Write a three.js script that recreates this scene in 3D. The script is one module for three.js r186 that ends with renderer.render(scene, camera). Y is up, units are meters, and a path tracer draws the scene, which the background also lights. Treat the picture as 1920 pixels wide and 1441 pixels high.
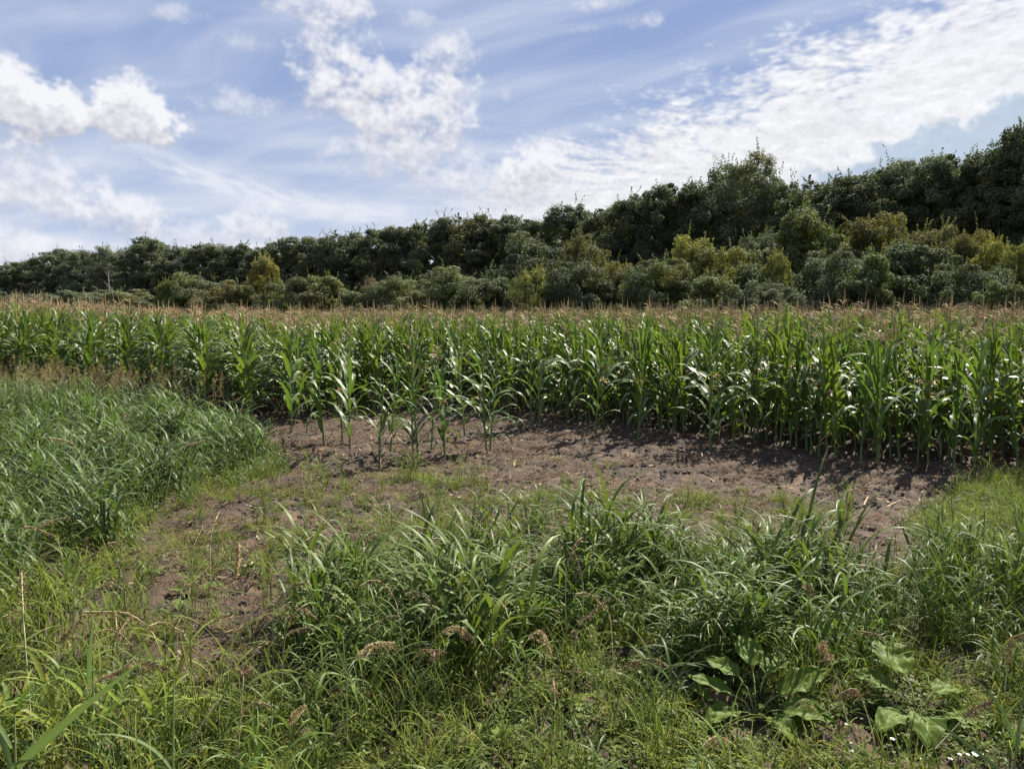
import * as THREE from 'three';
import { createNoise2D } from 'simplex-noise';

// ------------------------------------------------------------------ camera, sun, exposure
const EYE = 1.9, PITCH = 5.07 * Math.PI / 180, FOCAL = 1443;            // focal length in the photograph's pixels (1920 x 1441)
const scene = new THREE.Scene();
const camera = new THREE.PerspectiveCamera(53.06, 4 / 3, 0.05, 3000);
camera.position.set(0, EYE, 0);
camera.rotation.set(-PITCH, 0, 0);
const renderer = new THREE.WebGLRenderer();
renderer.toneMapping = THREE.LinearToneMapping;
renderer.toneMappingExposure = 2.3;
renderer.shadowMap.enabled = true;
const SUN_AZ = 38 * Math.PI / 180, SUN_EL = 47 * Math.PI / 180;         // ahead and to the right, above the frame
const SUN = new THREE.Vector3(Math.sin(SUN_AZ) * Math.cos(SUN_EL), Math.sin(SUN_EL), -Math.cos(SUN_AZ) * Math.cos(SUN_EL));
const sun = new THREE.DirectionalLight(new THREE.Color().setRGB(1, 0.945, 0.83), 5);
sun.position.copy(SUN).multiplyScalar(150);
sun.castShadow = true;
sun.shadow.mapSize.set(4096, 4096);
Object.assign(sun.shadow.camera, { left: -120, right: 120, top: 120, bottom: -120, near: 1, far: 500 });
sun.name = 'sun';
scene.add(sun, sun.target);

// ------------------------------------------------------------------ random numbers and noise
function rng(seed) { let s = seed | 0; return () => { s = (s + 0x6d2b79f5) | 0; let t = Math.imul(s ^ (s >>> 15), 1 | s); t = (t + Math.imul(t ^ (t >>> 7), 61 | t)) ^ t; return ((t ^ (t >>> 14)) >>> 0) / 4294967296; }; }
const n2 = createNoise2D(rng(11)), n2b = createNoise2D(rng(12));
const fbm = (x, y, o, n = n2) => { let a = 0.5, s = 0; for (let i = 0; i < o; i++) { s += a * n(x, y); x = x * 2.03 + 17.1; y = y * 2.03 - 9.3; a *= 0.5; } return s; };
const clamp = (x, a = 0, b = 1) => x < a ? a : x > b ? b : x;
const sstep = (a, b, x) => { const t = clamp((x - a) / (b - a)); return t * t * (3 - 2 * t); };
const lerp = (a, b, t) => a + (b - a) * t;
const between = (r, a, b) => a + (b - a) * r();
const pick = (r, list) => list[Math.floor(r() * list.length) % list.length];

// ------------------------------------------------------------------ where things stand: from a direction of sight to the place on the ground
const cp = Math.cos(PITCH), sp = Math.sin(PITCH);
function sight(px, py) { const x = (px - 960) / FOCAL, y = -(py - 720.5) / FOCAL; return [x, y * cp - sp, -(cp + y * sp)]; }
function ground(px, py) { const d = sight(px, py), t = -EYE / d[1]; return [d[0] * t, d[2] * t]; }
function point(px, py, depth) { const d = sight(px, py), t = depth / -d[2]; return new THREE.Vector3(d[0] * t, EYE + d[1] * t, -depth); }
const insidePoly = (poly, x, z) => { let c = false; for (let i = 0, j = poly.length - 1; i < poly.length; j = i++) { const [xi, zi] = poly[i], [xj, zj] = poly[j]; if ((zi > z) !== (zj > z) && x < (xj - xi) * (z - zi) / (zj - zi) + xi) c = !c; } return c; };
const zone = (list) => list.map(([a, b]) => ground(a, b));
const groundY = (x, z) => 0.03 * n2(x * 0.23, z * 0.23) + 0.02 * n2b(x * 0.7, z * 0.7);

// ------------------------------------------------------------------ sky: clear air, high veil, rippled sheet, heaped clouds
{
  const W = 4096, H = 2048, data = new Float32Array(W * H * 4);
  const dirOf = (px, py) => { const [x, y, z] = sight(px, py), l = Math.hypot(x, y, z); return [Math.atan2(x, -z) * 57.2958, Math.asin(y / l) * 57.2958]; };
  const blobs = [];                                                        // heaped clouds: azimuth, elevation, half width, half height (degrees), density, raggedness
  const heap = (px, py, w, h, dens = 1, rag = 1) => { const [a, e] = dirOf(px, py); blobs.push({ a, e, w: w / 25.2 * 0.95, h: h / 25.2 * 0.95, dens, rag }); };
  heap(10, 182, 80, 56, 1, 0.8); heap(78, 206, 84, 48, 1, 0.8); heap(124, 222, 38, 32, 1, 0.8); heap(-70, 205, 90, 60);
  heap(243, 190, 50, 44, 1, 0.8); heap(268, 228, 70, 44, 1, 0.8); heap(206, 208, 38, 38, 1, 0.8);
  heap(700, 180, 130, 66, 0.8, 1.25); heap(770, 225, 120, 76, 0.8, 1.2); heap(622, 96, 70, 60, 0.78, 1.3); heap(838, 116, 56, 50, 0.75, 1.4); heap(760, 290, 150, 56, 0.6, 1.2); heap(650, 160, 90, 60, 0.7, 1.3); heap(830, 180, 70, 70, 0.6, 1.4);
  heap(600, 5, 110, 34, 0.75, 1.5); heap(450, 195, 70, 26, 0.5, 1.7); heap(770, 38, 46, 16, 0.5, 1.8); heap(460, 80, 60, 16, 0.35, 1.8); heap(340, 28, 60, 14, 0.45, 1.6);
  heap(1000, 312, 58, 44, 0.95, 0.9); heap(1005, 350, 90, 40, 0.8, 1.0); heap(900, 340, 150, 40, 0.5, 1.2);
  heap(30, 330, 130, 56, 0.6, 1.4); heap(110, 370, 110, 40, 0.5, 1.4); heap(225, 400, 70, 44, 0.75, 1.1); heap(480, 418, 60, 44, 0.75, 1.1); heap(30, 462, 90, 40, 0.7, 1.3); heap(330, 440, 120, 34, 0.5, 1.4);
  heap(1130, 5, 60, 14, 0.6, 1.7); heap(1210, 40, 36, 16, 0.55, 1.9); heap(1095, 55, 24, 10, 0.4, 1.8); heap(940, 178, 16, 14, 0.4, 1.8);
  const r = rng(77);
  for (let k = 0; k < 60; k++) { const a = between(r, 45, 315), e = between(r, 2, 32), s = between(r, 1.2, 3.4); blobs.push({ a: a > 180 ? a - 360 : a, e, w: s * 1.5, h: s * (0.6 + 0.3 * r()), dens: between(r, 0.5, 1), rag: between(r, 1, 1.7) }); }
  let inCloud = 0;                                                         // height within the heap that was met last: -1 base, 1 top
  const heaped = (a, e) => {
    let best = 0, most = 0; inCloud = 0;
    for (const b of blobs) {
      let da = a - b.a; if (da > 180) da -= 360; else if (da < -180) da += 360;
      const x = da / b.w; if (x > 1.9 || x < -1.9) continue;
      let y = (e - b.e) / b.h; if (y > 1.9 || y < -1.9) continue; if (y < 0) y *= 1.15;
      const q = 1 - (x * x + y * y) * 0.62;
      if (q <= -0.9) continue;
      const w1 = fbm(a * 0.34 + 3, e * 0.46, 5, n2b), w2 = fbm(a * 1.5 + 40, e * 1.9 - 3, 3);
      const v = (b.rag < 1 ? sstep(0.1, 0.74, q + 0.6 * w1 + 0.24 * w2) : sstep(0.05, 0.55 + 0.55 * b.rag, q + b.rag * (0.62 * w1 + 0.2 * w2))) * b.dens;
      if (v > most) { most = v; inCloud = clamp((e - b.e) / b.h, -1, 1) * (b.rag < 1 ? 1 : 0.55); }
      best = 1 - (1 - best) * (1 - clamp(v));
    }
    return best;
  };
  const s0 = SUN;
  for (let row = H / 2; row < H; row++) {
    const el = ((row + 0.5) / H - 0.5) * Math.PI, ed = el * 57.2958, ce = Math.cos(el), se = Math.sin(el);
    for (let col = 0; col < W; col++) {
      const rd = ((col + 0.5) / W - 0.5) * 2 * Math.PI, x = Math.cos(rd) * ce, z = Math.sin(rd) * ce;
      const az = Math.atan2(x, -z) * 57.2958, cosS = x * s0.x + se * s0.y + z * s0.z;
      // clear air
      const t = Math.pow(1 - se, 3.2);
      let R = lerp(0.098, 0.335, t), G = lerp(0.17, 0.41, t), B = lerp(0.375, 0.55, t);
      const glow = Math.pow(clamp(cosS), 14) * 0.16; R += glow; G += glow; B += glow;
      // high veil in long streaks, on a plane far above
      const k = 1 / (se + 0.09), X = x * k, Z = z * k;
      const wx = fbm(X * 0.5, Z * 0.5, 3), u = (X * 0.82 + Z * 0.57) + 0.35 * wx, v = (-X * 0.57 + Z * 0.82) + 0.3 * wx;
      let veil = 0.5 + 0.9 * fbm(u * 0.55 + 5, v * 2.1, 5) + 0.35 * fbm(X * 0.3 + 9, Z * 0.3, 2);
      veil = 0.08 + sstep(0.15, 1.5, veil) * 0.55;
      let low = sstep(17, 3, ed) * (0.6 + 0.9 * fbm(az * 0.055 + ed * 0.05, ed * 0.34 - az * 0.03, 5, n2b));
      veil = 1 - (1 - clamp(veil)) * (1 - clamp(low * 0.85));
      // one long bright streak low down, running down to the right
      const [ax, ay] = [az + 16.5, ed - 8.1 + (az + 16.5) * 0.20 - 0.012 * (az + 16.5) ** 2];
      const streak = sstep(13, 4, Math.abs(ax)) * Math.exp(-((ay + 0.35 * wx) ** 2) / 0.8) * (0.9 + 0.9 * fbm(az * 0.4, ay * 1.8, 4));
      veil = 1 - (1 - veil) * (1 - clamp(streak) * 0.9);
      const lit0 = [0.53, 0.555, 0.61];
      R = lerp(R, lit0[0], veil); G = lerp(G, lit0[1], veil); B = lerp(B, lit0[2], veil);
      // rippled sheet to the right, its upper edge sloping up to the right; it goes on round behind
      if (az > -14 && az < 165) {
        const aa = Math.min(az, 62), rise = 11.3 + 0.33 * aa;     // elevation of the edge
        const edge = rise - ed + 2.2 * fbm(az * 0.16, ed * 0.22, 3, n2b);
        const cell = fbm(X * 7 + 3 * wx, Z * 7 - 2 * wx, 3), cell2 = fbm(X * 22, Z * 22, 2, n2b);
        let c = sstep(-0.9, 4.2, edge + 2.6 * cell + 1.8 * cell2 + 0.3) * sstep(-13, 6, az) * sstep(165, 120, az);
        c *= 0.92 + 0.16 * clamp(fbm(X * 2.2, Z * 2.2, 3) + 0.4);
        c *= lerp(1, clamp(0.84 + 1.2 * (cell + cell2 * 0.6) + 0.16 * edge), 0.5);
        c = clamp(c);
        const br = 0.565 + 0.09 * cell + 0.06 * cell2 + 0.05 * fbm(X * 3, Z * 3, 3, n2b) + 0.10 * Math.pow(clamp(cosS), 6);
        R = lerp(R, br * 0.985, c); G = lerp(G, br * 0.995, c); B = lerp(B, br * 1.03, c);
        // the grey-blue underside of a nearer bank, below the sheet on the right
        const bank = 9.6 + 0.3 * (aa - 20.3) - ed + 1.5 * fbm(az * 0.3, ed * 0.5, 4, n2b) + 0.5 * fbm(az * 1.3, ed * 1.5, 3);
        const bk = sstep(-0.4, 0.7, bank) * sstep(17.5, 22, az + 0.6 * fbm(az * 0.4, ed * 0.6, 3)) * sstep(150, 100, az) * 0.95;
        const rim = Math.exp(-((bank + 0.2) ** 2) / 0.35) * sstep(18, 24, az) * 0.5 * (0.7 + 1.2 * fbm(az * 0.9, ed * 1.1, 3)) * sstep(150, 100, az);
        const g0 = lerp(1, 1.1, clamp(fbm(az * 0.5, ed * 0.8, 3) + 0.3));
        R = lerp(R, 0.335 * g0, bk); G = lerp(G, 0.40 * g0, bk); B = lerp(B, 0.49 * g0, bk);
        R = lerp(R, 0.63, clamp(rim)); G = lerp(G, 0.635, clamp(rim)); B = lerp(B, 0.65, clamp(rim));
      }
      // heaped clouds, lit from above and from the sun's side
      if (ed < 42) {
        const h = heaped(az, ed), within = inCloud;
        if (h > 0.003) {
          const h2 = heaped(az + 0.55 + 0.2 * wx, ed + 1.25), h3 = heaped(az - 0.3, ed + 0.45);
          const shade = clamp(0.62 + 0.34 * within + 0.5 * (h - h2) + 0.35 * (h - h3) + 0.42 * fbm(az * 1.1, ed * 1.4, 4));
          const b0 = lerp(0.36, 0.625, shade);
          R = lerp(R, b0 * 0.985, h); G = lerp(G, b0 * 0.99, h); B = lerp(B, lerp(b0 * 1.03, b0 * 1.1, 1 - shade), h);
        }
      }
      const o = (row * W + col) * 4;
      data[o] = R * 0.655; data[o + 1] = G * 0.655; data[o + 2] = B * 0.655; data[o + 3] = 1;
    }
  }
  for (let row = 0; row < H / 2; row++) for (let col = 0; col < W; col++) { const o = (row * W + col) * 4; data[o] = 0.2; data[o + 1] = 0.2; data[o + 2] = 0.17; data[o + 3] = 1; }
  const tex = new THREE.DataTexture(data, W, H, THREE.RGBAFormat, THREE.FloatType);
  tex.mapping = THREE.EquirectangularReflectionMapping; tex.magFilter = THREE.LinearFilter; tex.needsUpdate = true;
  scene.background = tex; scene.environment = tex;
}

// ------------------------------------------------------------------ geometry helpers
class Acc {
  constructor() { this.p = []; this.c = []; this.i = []; }
  vert(v, c) { this.p.push(v.x, v.y, v.z); this.c.push(c[0], c[1], c[2]); return this.p.length / 3 - 1; }
  geo(normals = true) {
    const g = new THREE.BufferGeometry();
    g.setAttribute('position', new THREE.Float32BufferAttribute(this.p, 3));
    g.setAttribute('color', new THREE.Float32BufferAttribute(this.c, 3));
    g.setIndex(this.i);
    if (normals) g.computeVertexNormals();
    return g;
  }
}
const WHITE = [1, 1, 1], V = (x, y, z) => new THREE.Vector3(x, y, z), I4 = new THREE.Matrix4();
const place = (x, y, z, ry = 0, s = 1, tilt = 0, tdir = 0) => new THREE.Matrix4().compose(V(x, y, z), new THREE.Quaternion().setFromEuler(new THREE.Euler(tilt * Math.cos(tdir), ry, tilt * Math.sin(tdir), 'YXZ')), typeof s === 'number' ? V(s, s, s) : s);
const grassShape = (s) => (s < 0.2 ? lerp(0.55, 1, s / 0.2) : Math.pow(1 - (s - 0.2) / 0.8, 0.75));
const cornShape = (s) => (s < 0.3 ? lerp(0.6, 1, Math.sin(s / 0.3 * Math.PI / 2)) : Math.pow(Math.max(0, 1 - (s - 0.3) / 0.7), 0.62));
// a leaf blade that leaves its stem towards +x, rises and arches over
function blade(acc, m, o) {
  const { L, W, th0 = 0.4, curl = 1.6, pw = 1.5, seg = 8, shape = grassShape, fold = 0.25, twist = 0, wave = 0, wn = 3, ph = 0, bend = 0, col = WHITE, tip = null, mid = null, kink = -1, kinkBy = 0, tw0 = 0 } = o;
  const P = V(0, 0, 0), T = V(0, 0, 0), S = V(0, 0, 0), N = V(0, 0, 0), q = V(0, 0, 0), base = acc.p.length / 3;
  for (let k = 0; k <= seg; k++) {
    const s = k / seg, th = th0 + curl * Math.pow(s, pw) + (kink > 0 && s > kink ? kinkBy : 0), side = bend * s * s;
    T.set(Math.sin(th) * Math.cos(side), Math.cos(th), Math.sin(th) * Math.sin(side));
    if (k) P.addScaledVector(T, L / seg);
    S.set(-Math.sin(side), 0, Math.cos(side)); N.crossVectors(S, T).normalize();
    const tw = tw0 + twist * s, w = Math.max(W * shape(s) * 0.5, k === seg ? 0.0006 : 0.001);
    const sx = Math.cos(tw), nx = Math.sin(tw);
    const e1 = wave * Math.sin(s * wn * 6.283 + ph) * W, e2 = wave * Math.sin(s * wn * 6.283 * 1.13 + ph + 2) * W;
    const c = tip && s > 0.72 ? [lerp(col[0], tip[0], (s - 0.72) / 0.28), lerp(col[1], tip[1], (s - 0.72) / 0.28), lerp(col[2], tip[2], (s - 0.72) / 0.28)] : col;
    for (const e of [-1, 0, 1]) {
      const a = e * w * sx, b = e * w * nx + (e ? Math.abs(w) * fold + (e < 0 ? e1 : e2) : 0);
      q.copy(P).addScaledVector(S, a).addScaledVector(N, b).applyMatrix4(m);
      acc.vert(q, e === 0 && mid ? mid : c);
    }
    if (k) { const u = base + (k - 1) * 3, v = base + k * 3; acc.i.push(u, u + 1, v, u + 1, v + 1, v, u + 1, u + 2, v + 1, u + 2, v + 2, v + 1); }
  }
}
function tube(acc, m, pts, radii, sides, col = WHITE) {
  const base = acc.p.length / 3, A = V(0, 0, 0), B = V(0, 0, 0), T = V(0, 0, 0), q = V(0, 0, 0);
  pts.forEach((p, k) => {
    T.subVectors(pts[Math.min(k + 1, pts.length - 1)], pts[Math.max(k - 1, 0)]).normalize();
    A.set(Math.abs(T.y) > 0.9 ? 1 : 0, Math.abs(T.y) > 0.9 ? 0 : 1, 0).cross(T).normalize(); B.crossVectors(T, A);
    const rad = Array.isArray(radii) ? radii[k] : radii;
    for (let j = 0; j < sides; j++) { const a = j / sides * 6.28319; acc.vert(q.copy(p).addScaledVector(A, Math.cos(a) * rad).addScaledVector(B, Math.sin(a) * rad).applyMatrix4(m), typeof col === 'function' ? col(k) : col); }
    if (k) for (let j = 0; j < sides; j++) { const u = base + (k - 1) * sides, v = base + k * sides, n = (j + 1) % sides; acc.i.push(u + j, v + j, u + n, u + n, v + j, v + n); }
  });
}
function facet(acc, c, n, len, wid, r, col) {                              // a small pointed leaf: two triangles, folded along its middle
  const a = V(r() - 0.5, r() - 0.5, r() - 0.5).cross(n).normalize(), b = V(0, 0, 0).crossVectors(n, a), k = acc.p.length / 3, f = 0.18 * wid;
  acc.vert(V(c.x - a.x * len, c.y - a.y * len, c.z - a.z * len), col);
  acc.vert(V(c.x + b.x * wid + n.x * f, c.y + b.y * wid + n.y * f, c.z + b.z * wid + n.z * f), col);
  acc.vert(V(c.x + a.x * len, c.y + a.y * len, c.z + a.z * len), col);
  acc.vert(V(c.x - b.x * wid + n.x * f, c.y - b.y * wid + n.y * f, c.z - b.z * wid + n.z * f), col);
  acc.i.push(k, k + 1, k + 2, k, k + 2, k + 3);
}
const used = {};
function named(o, name) { used[name] = (used[name] ?? -1) + 1; o.name = used[name] ? name + '_' + String(used[name]).padStart(3, '0') : name; return o; }
function shadows(o) { o.traverse((c) => { if (c.isMesh) c.castShadow = c.receiveShadow = true; }); return o; }
function tag(o, label, category, group, kind) { Object.assign(o.userData, { label, category }); if (group) o.userData.group = group; if (kind) o.userData.kind = kind; return o; }
function part(parent, name, geo, mat, m) { const o = new THREE.Mesh(geo, mat); o.name = name; if (m) { o.applyMatrix4(m); } parent.add(o); return o; }
const leafMat = (c, o = {}) => new THREE.MeshPhysicalMaterial({ color: new THREE.Color().setRGB(...c), vertexColors: true, side: THREE.DoubleSide, roughness: 0.95, transmission: 0.4, thickness: 0, ...o });
const plainMat = (c, o = {}) => new THREE.MeshStandardMaterial({ color: new THREE.Color().setRGB(...c), vertexColors: true, side: THREE.DoubleSide, roughness: 0.85, ...o });

// ------------------------------------------------------------------ ground: one sheet, fine near the camera, to the horizon
function soilTexture(size, seed) {
  const r = rng(seed), c = document.createElement('canvas'); c.width = c.height = size;
  const g = c.getContext('2d'), img = g.createImageData(size, size), per = (f, s) => { const q = f / size * 6.28319; return q; };
  const nA = createNoise2D(rng(seed + 1));
  const tile = (x, y, f, o) => { const u = x / size, v = y / size, a = fbm(u * f, v * f, o, nA), b = fbm((u - 1) * f, v * f, o, nA), d = fbm(u * f, (v - 1) * f, o, nA), e = fbm((u - 1) * f, (v - 1) * f, o, nA); return lerp(lerp(a, b, u), lerp(d, e, u), v); };
  for (let y = 0; y < size; y++) for (let x = 0; x < size; x++) {
    const k = (y * size + x) * 4, a = tile(x, y, 9, 5), b = tile(x, y, 60, 2), v = 1 + 0.55 * a + 0.35 * b + 0.16 * (r() - 0.5), w = 0.08 * tile(x, y, 5, 3);
    img.data[k] = clamp(73 * v * (1 + w), 0, 255); img.data[k + 1] = clamp(59 * v, 0, 255); img.data[k + 2] = clamp(45 * v * (1 - w), 0, 255); img.data[k + 3] = 255;
  }
  g.putImageData(img, 0, 0);
  for (let n = 0; n < size * 4; n++) {                                     // crumbs and shreds of straw
    const x = r() * size, y = r() * size, a = r() * 6.283, l = between(r, 2, 11), t = r();
    g.strokeStyle = t < 0.4 ? `rgba(128,108,84,${between(r, 0.25, 0.7)})` : t < 0.75 ? `rgba(34,26,22,${between(r, 0.3, 0.7)})` : `rgba(80,57,43,${between(r, 0.3, 0.7)})`;
    g.lineWidth = between(r, 0.7, 2); g.beginPath(); g.moveTo(x, y); g.lineTo(x + Math.cos(a) * l, y + Math.sin(a) * l); g.stroke();
  }
  const t = new THREE.CanvasTexture(c); t.colorSpace = THREE.SRGBColorSpace; t.wrapS = t.wrapT = THREE.RepeatWrapping; return t;
}
{
  const lines = (a, b, fine, far) => { const out = []; for (let x = a; x <= b + 1e-6; x += fine) out.push(x); let s = fine, lo = a, hi = b; while (lo > -far) { s *= 1.35; lo -= s; hi += s; out.unshift(lo); out.push(hi); } return out; };
  const xs = lines(-9.5, 9.5, 0.048, 700), zs = lines(-15.5, -1.5, 0.048, 700), nx = xs.length, nz = zs.length;
  const T0 = ground(880, 985), T1 = ground(1760, 915), TL = Math.hypot(T1[0] - T0[0], T1[1] - T0[1]), TD = [(T1[0] - T0[0]) / TL, (T1[1] - T0[1]) / TL];   // a tractor's wheel track
  const pos = new Float32Array(nx * nz * 3), uv = new Float32Array(nx * nz * 2), col = new Float32Array(nx * nz * 3), idx = new Uint32Array((nx - 1) * (nz - 1) * 6);
  for (let j = 0, k = 0; j < nz; j++) for (let i = 0; i < nx; i++, k++) {
    const x = xs[i], z = zs[j], near = sstep(26, 14, Math.hypot(x, z));
    let y = groundY(x, z);
    if (near > 0) {
      const lump = fbm(x * 2.6, z * 2.6, 2), clod = Math.abs(n2b(x * 5.5, z * 7.5)), c2 = Math.abs(n2(x * 11, z * 13));
      const ax = (x - T0[0]) * TD[0] + (z - T0[1]) * TD[1], ac = Math.abs((x - T0[0]) * TD[1] - (z - T0[1]) * TD[0] + 0.25 * Math.sin(ax * 0.6)), lug = (((ax + ac * 0.9) * 4.2) % 1 + 1) % 1, inTrack = sstep(0.34, 0.2, ac) * sstep(-0.5, 0.5, ax) * sstep(9, 7, ax);
      y += inTrack * (-0.035 + 0.05 * sstep(0.25, 0.4, lug) * sstep(0.95, 0.8, lug));
      y += near * (0.06 * lump + 0.055 * (0.5 - clod) + 0.028 * (0.5 - c2) + 0.01 * n2(x * 19, z * 19));
    }
    pos.set([x, y, z], k * 3); uv.set([x / 1.7, z / 1.7], k * 2);
    const p = clamp(0.5 + 0.9 * fbm(x * 0.55, z * 0.8, 4)), q = clamp(0.5 + fbm(x * 1.9 + 30, z * 2.6, 3));
    const damp = sstep(0.1, 0.3, fbm(x * 0.8 + 50, z * 1.3, 4, n2b)), d = lerp(0.72, 1.25, p) * lerp(0.8, 1.15, q) * lerp(1, 0.68, damp);
    col.set([d * 1.02, d * lerp(0.94, 1, q), d * lerp(0.9, 1.02, p)], k * 3);
  }
  let w = 0;
  for (let j = 0; j < nz - 1; j++) for (let i = 0; i < nx - 1; i++) { const a = j * nx + i, b = a + 1, c = a + nx, d = c + 1; idx[w++] = a; idx[w++] = c; idx[w++] = b; idx[w++] = b; idx[w++] = c; idx[w++] = d; }
  const g = new THREE.BufferGeometry();
  g.setAttribute('position', new THREE.BufferAttribute(pos, 3)); g.setAttribute('uv', new THREE.BufferAttribute(uv, 2)); g.setAttribute('color', new THREE.BufferAttribute(col, 3)); g.setIndex(new THREE.BufferAttribute(idx, 1)); g.computeVertexNormals();
  const map = soilTexture(1024, 5);
  const m = new THREE.Mesh(g, new THREE.MeshStandardMaterial({ map, bumpMap: map, bumpScale: 0.02, vertexColors: true, roughness: 0.97, color: 0xffffff }));
  m.name = 'ground'; m.receiveShadow = true; m.castShadow = true; tag(m, 'bare crumbly brown field soil stretching to the trees', 'ground', null, 'structure'); scene.add(m);
}

// ------------------------------------------------------------------ wood behind the field
function crown(seed, o) {
  const r = rng(seed), acc = new Acc(), { H, R, base, lobes, leaves, len, wid, airy = 0, sprigs = 0, top = 0.62, squash = 0.8 } = o, L = [];
  for (let k = 0; k < lobes; k++) {
    const t = Math.pow((k + r()) / lobes, 0.85), y = lerp(base + 0.06 * H, H * 0.93, t);
    const env = R * (t < top ? Math.pow(0.55 + 0.45 * t / top, 0.8) : Math.sqrt(Math.max(0.1, 1 - ((t - top) / (1.08 - top)) ** 2)));
    const a = k * 2.39996 + r() * 0.9, q = env * (r() < 0.25 ? 0.25 * r() : between(r, 0.5, 0.85)) * (t > 0.9 ? 0.8 : 1), s = R * (r() < 0.2 ? between(r, 0.12, 0.2) : between(r, 0.24, 0.42)) * (1 - 0.25 * t);
    L.push([Math.cos(a) * q, y, Math.sin(a) * q, s]);
  }
  const total = L.reduce((s, l) => s + l[3] ** 2, 0), n = V(0, 0, 0), c = V(0, 0, 0);
  for (const [x, y, z, s] of L) {
    const tone = between(r, 0.68, 1.35), warm = between(r, 0.84, 1.14), sub = Array.from({ length: 9 }, () => { const d = V(r() - 0.5, r() - 0.4, r() - 0.5).normalize(); return [d, between(r, 0.3, 0.5)]; });
    const cnt = Math.round(leaves * s * s / total);
    for (let k = 0; k < cnt; k++) {
      const [d, q] = sub[Math.floor(r() * sub.length)];
      n.set(r() - 0.5, r() - 0.5, r() - 0.5).normalize();
      const rad = s * q * (0.45 + 0.75 * Math.sqrt(r()));
      c.set(x + d.x * s * 0.72 + n.x * rad, y + (d.y * s * 0.72 + n.y * rad) * squash, z + d.z * s * 0.72 + n.z * rad);
      if (airy && r() < airy * 0.5) continue;
      n.x = n.x * 0.6 + (r() - 0.5) * 1.3; n.y = n.y * 0.6 + 0.35 + (r() - 0.5) * 1.2; n.z = n.z * 0.6 + (r() - 0.5) * 1.3; n.normalize();
      const j = tone * between(r, 0.75, 1.25), sz = between(r, 0.65, 1.25);
      facet(acc, c, n, len * sz, wid * sz, r, [j * warm, j, j * 0.95]);
    }
  }
  for (let k = 0; k < sprigs; k++) {                                        // shoots that stand out from the outline
    const [x, y, z, s] = L[Math.floor(r() * L.length)], d = V((r() - 0.5) * 1.1, 0.5 + r() * 0.7, (r() - 0.5) * 1.1).normalize(), len0 = s * between(r, 0.5, 1.0), nn = 14;
    for (let i = 0; i < nn; i++) {
      const f = s * 0.85 + len0 * i / nn; c.set(x + d.x * f + (r() - 0.5) * len * 1.6, y + d.y * f + (r() - 0.5) * len, z + d.z * f + (r() - 0.5) * len * 1.6);
      n.set(r() - 0.5, r() - 0.2, r() - 0.5).normalize(); const j = between(r, 0.85, 1.3); facet(acc, c, n, len, wid, r, [j, j, j]);
    }
  }
  return { geo: acc.geo(), L };
}
function trunkOf(seed, o, L) {
  const r = rng(seed + 500), acc = new Acc(), { H, R } = o, k = H / 14, lean = V((r() - 0.5) * 0.6, 0, (r() - 0.5) * 0.6);
  const at = (t) => V(lean.x * t * t, t * H * 0.86, lean.z * t * t);
  tube(acc, I4, [0, 0.04, 0.2, 0.45, 0.7, 1].map(at), [0.3, 0.22, 0.18, 0.14, 0.09, 0.03].map((x) => x * k), 8);
  for (let j = 0; j < Math.min(16, L.length); j++) {
    const [x, y, z] = L[Math.floor(j * L.length / 16)], t = clamp(y / (H * 0.86) * 0.72, 0.08, 0.92), a = at(t);
    tube(acc, I4, [a, a.clone().lerp(V(x, y, z), 0.5).add(V((r() - 0.5) * 0.4, 0.15 * k, (r() - 0.5) * 0.4)), V(x, y, z)], [0.085 * k, 0.05 * k, 0.015 * k], 5);
  }
  return acc.geo();
}
const TREES = [
  { H: 14, R: 4.4, base: 0.8, lobes: 60, leaves: 75000, len: 0.096, wid: 0.058, sprigs: 60 },
  { H: 14, R: 4.1, base: 0.6, lobes: 66, leaves: 75000, len: 0.092, wid: 0.054, sprigs: 80, top: 0.55 },
  { H: 14, R: 4.7, base: 0.8, lobes: 54, leaves: 75000, len: 0.100, wid: 0.059, sprigs: 40, top: 0.7 },
  { H: 14, R: 3.7, base: 0.7, lobes: 64, leaves: 69000, len: 0.088, wid: 0.053, sprigs: 110, top: 0.5 },
  { H: 14, R: 4.3, base: 0.9, lobes: 50, leaves: 75000, len: 0.096, wid: 0.059, sprigs: 70, top: 0.66 },
  { H: 14, R: 4.0, base: 3.2, lobes: 56, leaves: 69000, len: 0.080, wid: 0.044, airy: 0.5, sprigs: 160, top: 0.68 },   // airy
].map((o, k) => { const c = crown(100 + k, o); return { o, geo: c.geo, trunk: trunkOf(100 + k, o, c.L) }; });
const BUSHES = [
  { H: 5, R: 2.6, base: 0.0, lobes: 44, leaves: 54000, len: 0.053, wid: 0.032, sprigs: 70, top: 0.5 },
  { H: 5, R: 2.9, base: 0.0, lobes: 38, leaves: 54000, len: 0.054, wid: 0.034, sprigs: 50, top: 0.6 },
  { H: 5, R: 2.3, base: 0.0, lobes: 42, leaves: 48000, len: 0.050, wid: 0.028, sprigs: 130, top: 0.42 },
  { H: 5, R: 2.7, base: 0.0, lobes: 32, leaves: 45000, len: 0.064, wid: 0.043, sprigs: 40, top: 0.55 },
  { H: 5, R: 2.0, base: 0.0, lobes: 36, leaves: 36000, len: 0.054, wid: 0.032, sprigs: 150, top: 0.35 },
].map((o, k) => { const c = crown(200 + k, o); return { o, geo: c.geo, trunk: trunkOf(200 + k, o, c.L) }; });
const wood = (c) => { const m = plainMat(c); return m; };
const BARK = wood([0.16, 0.135, 0.105]), PALEBARK = wood([0.5, 0.47, 0.42]);
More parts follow.
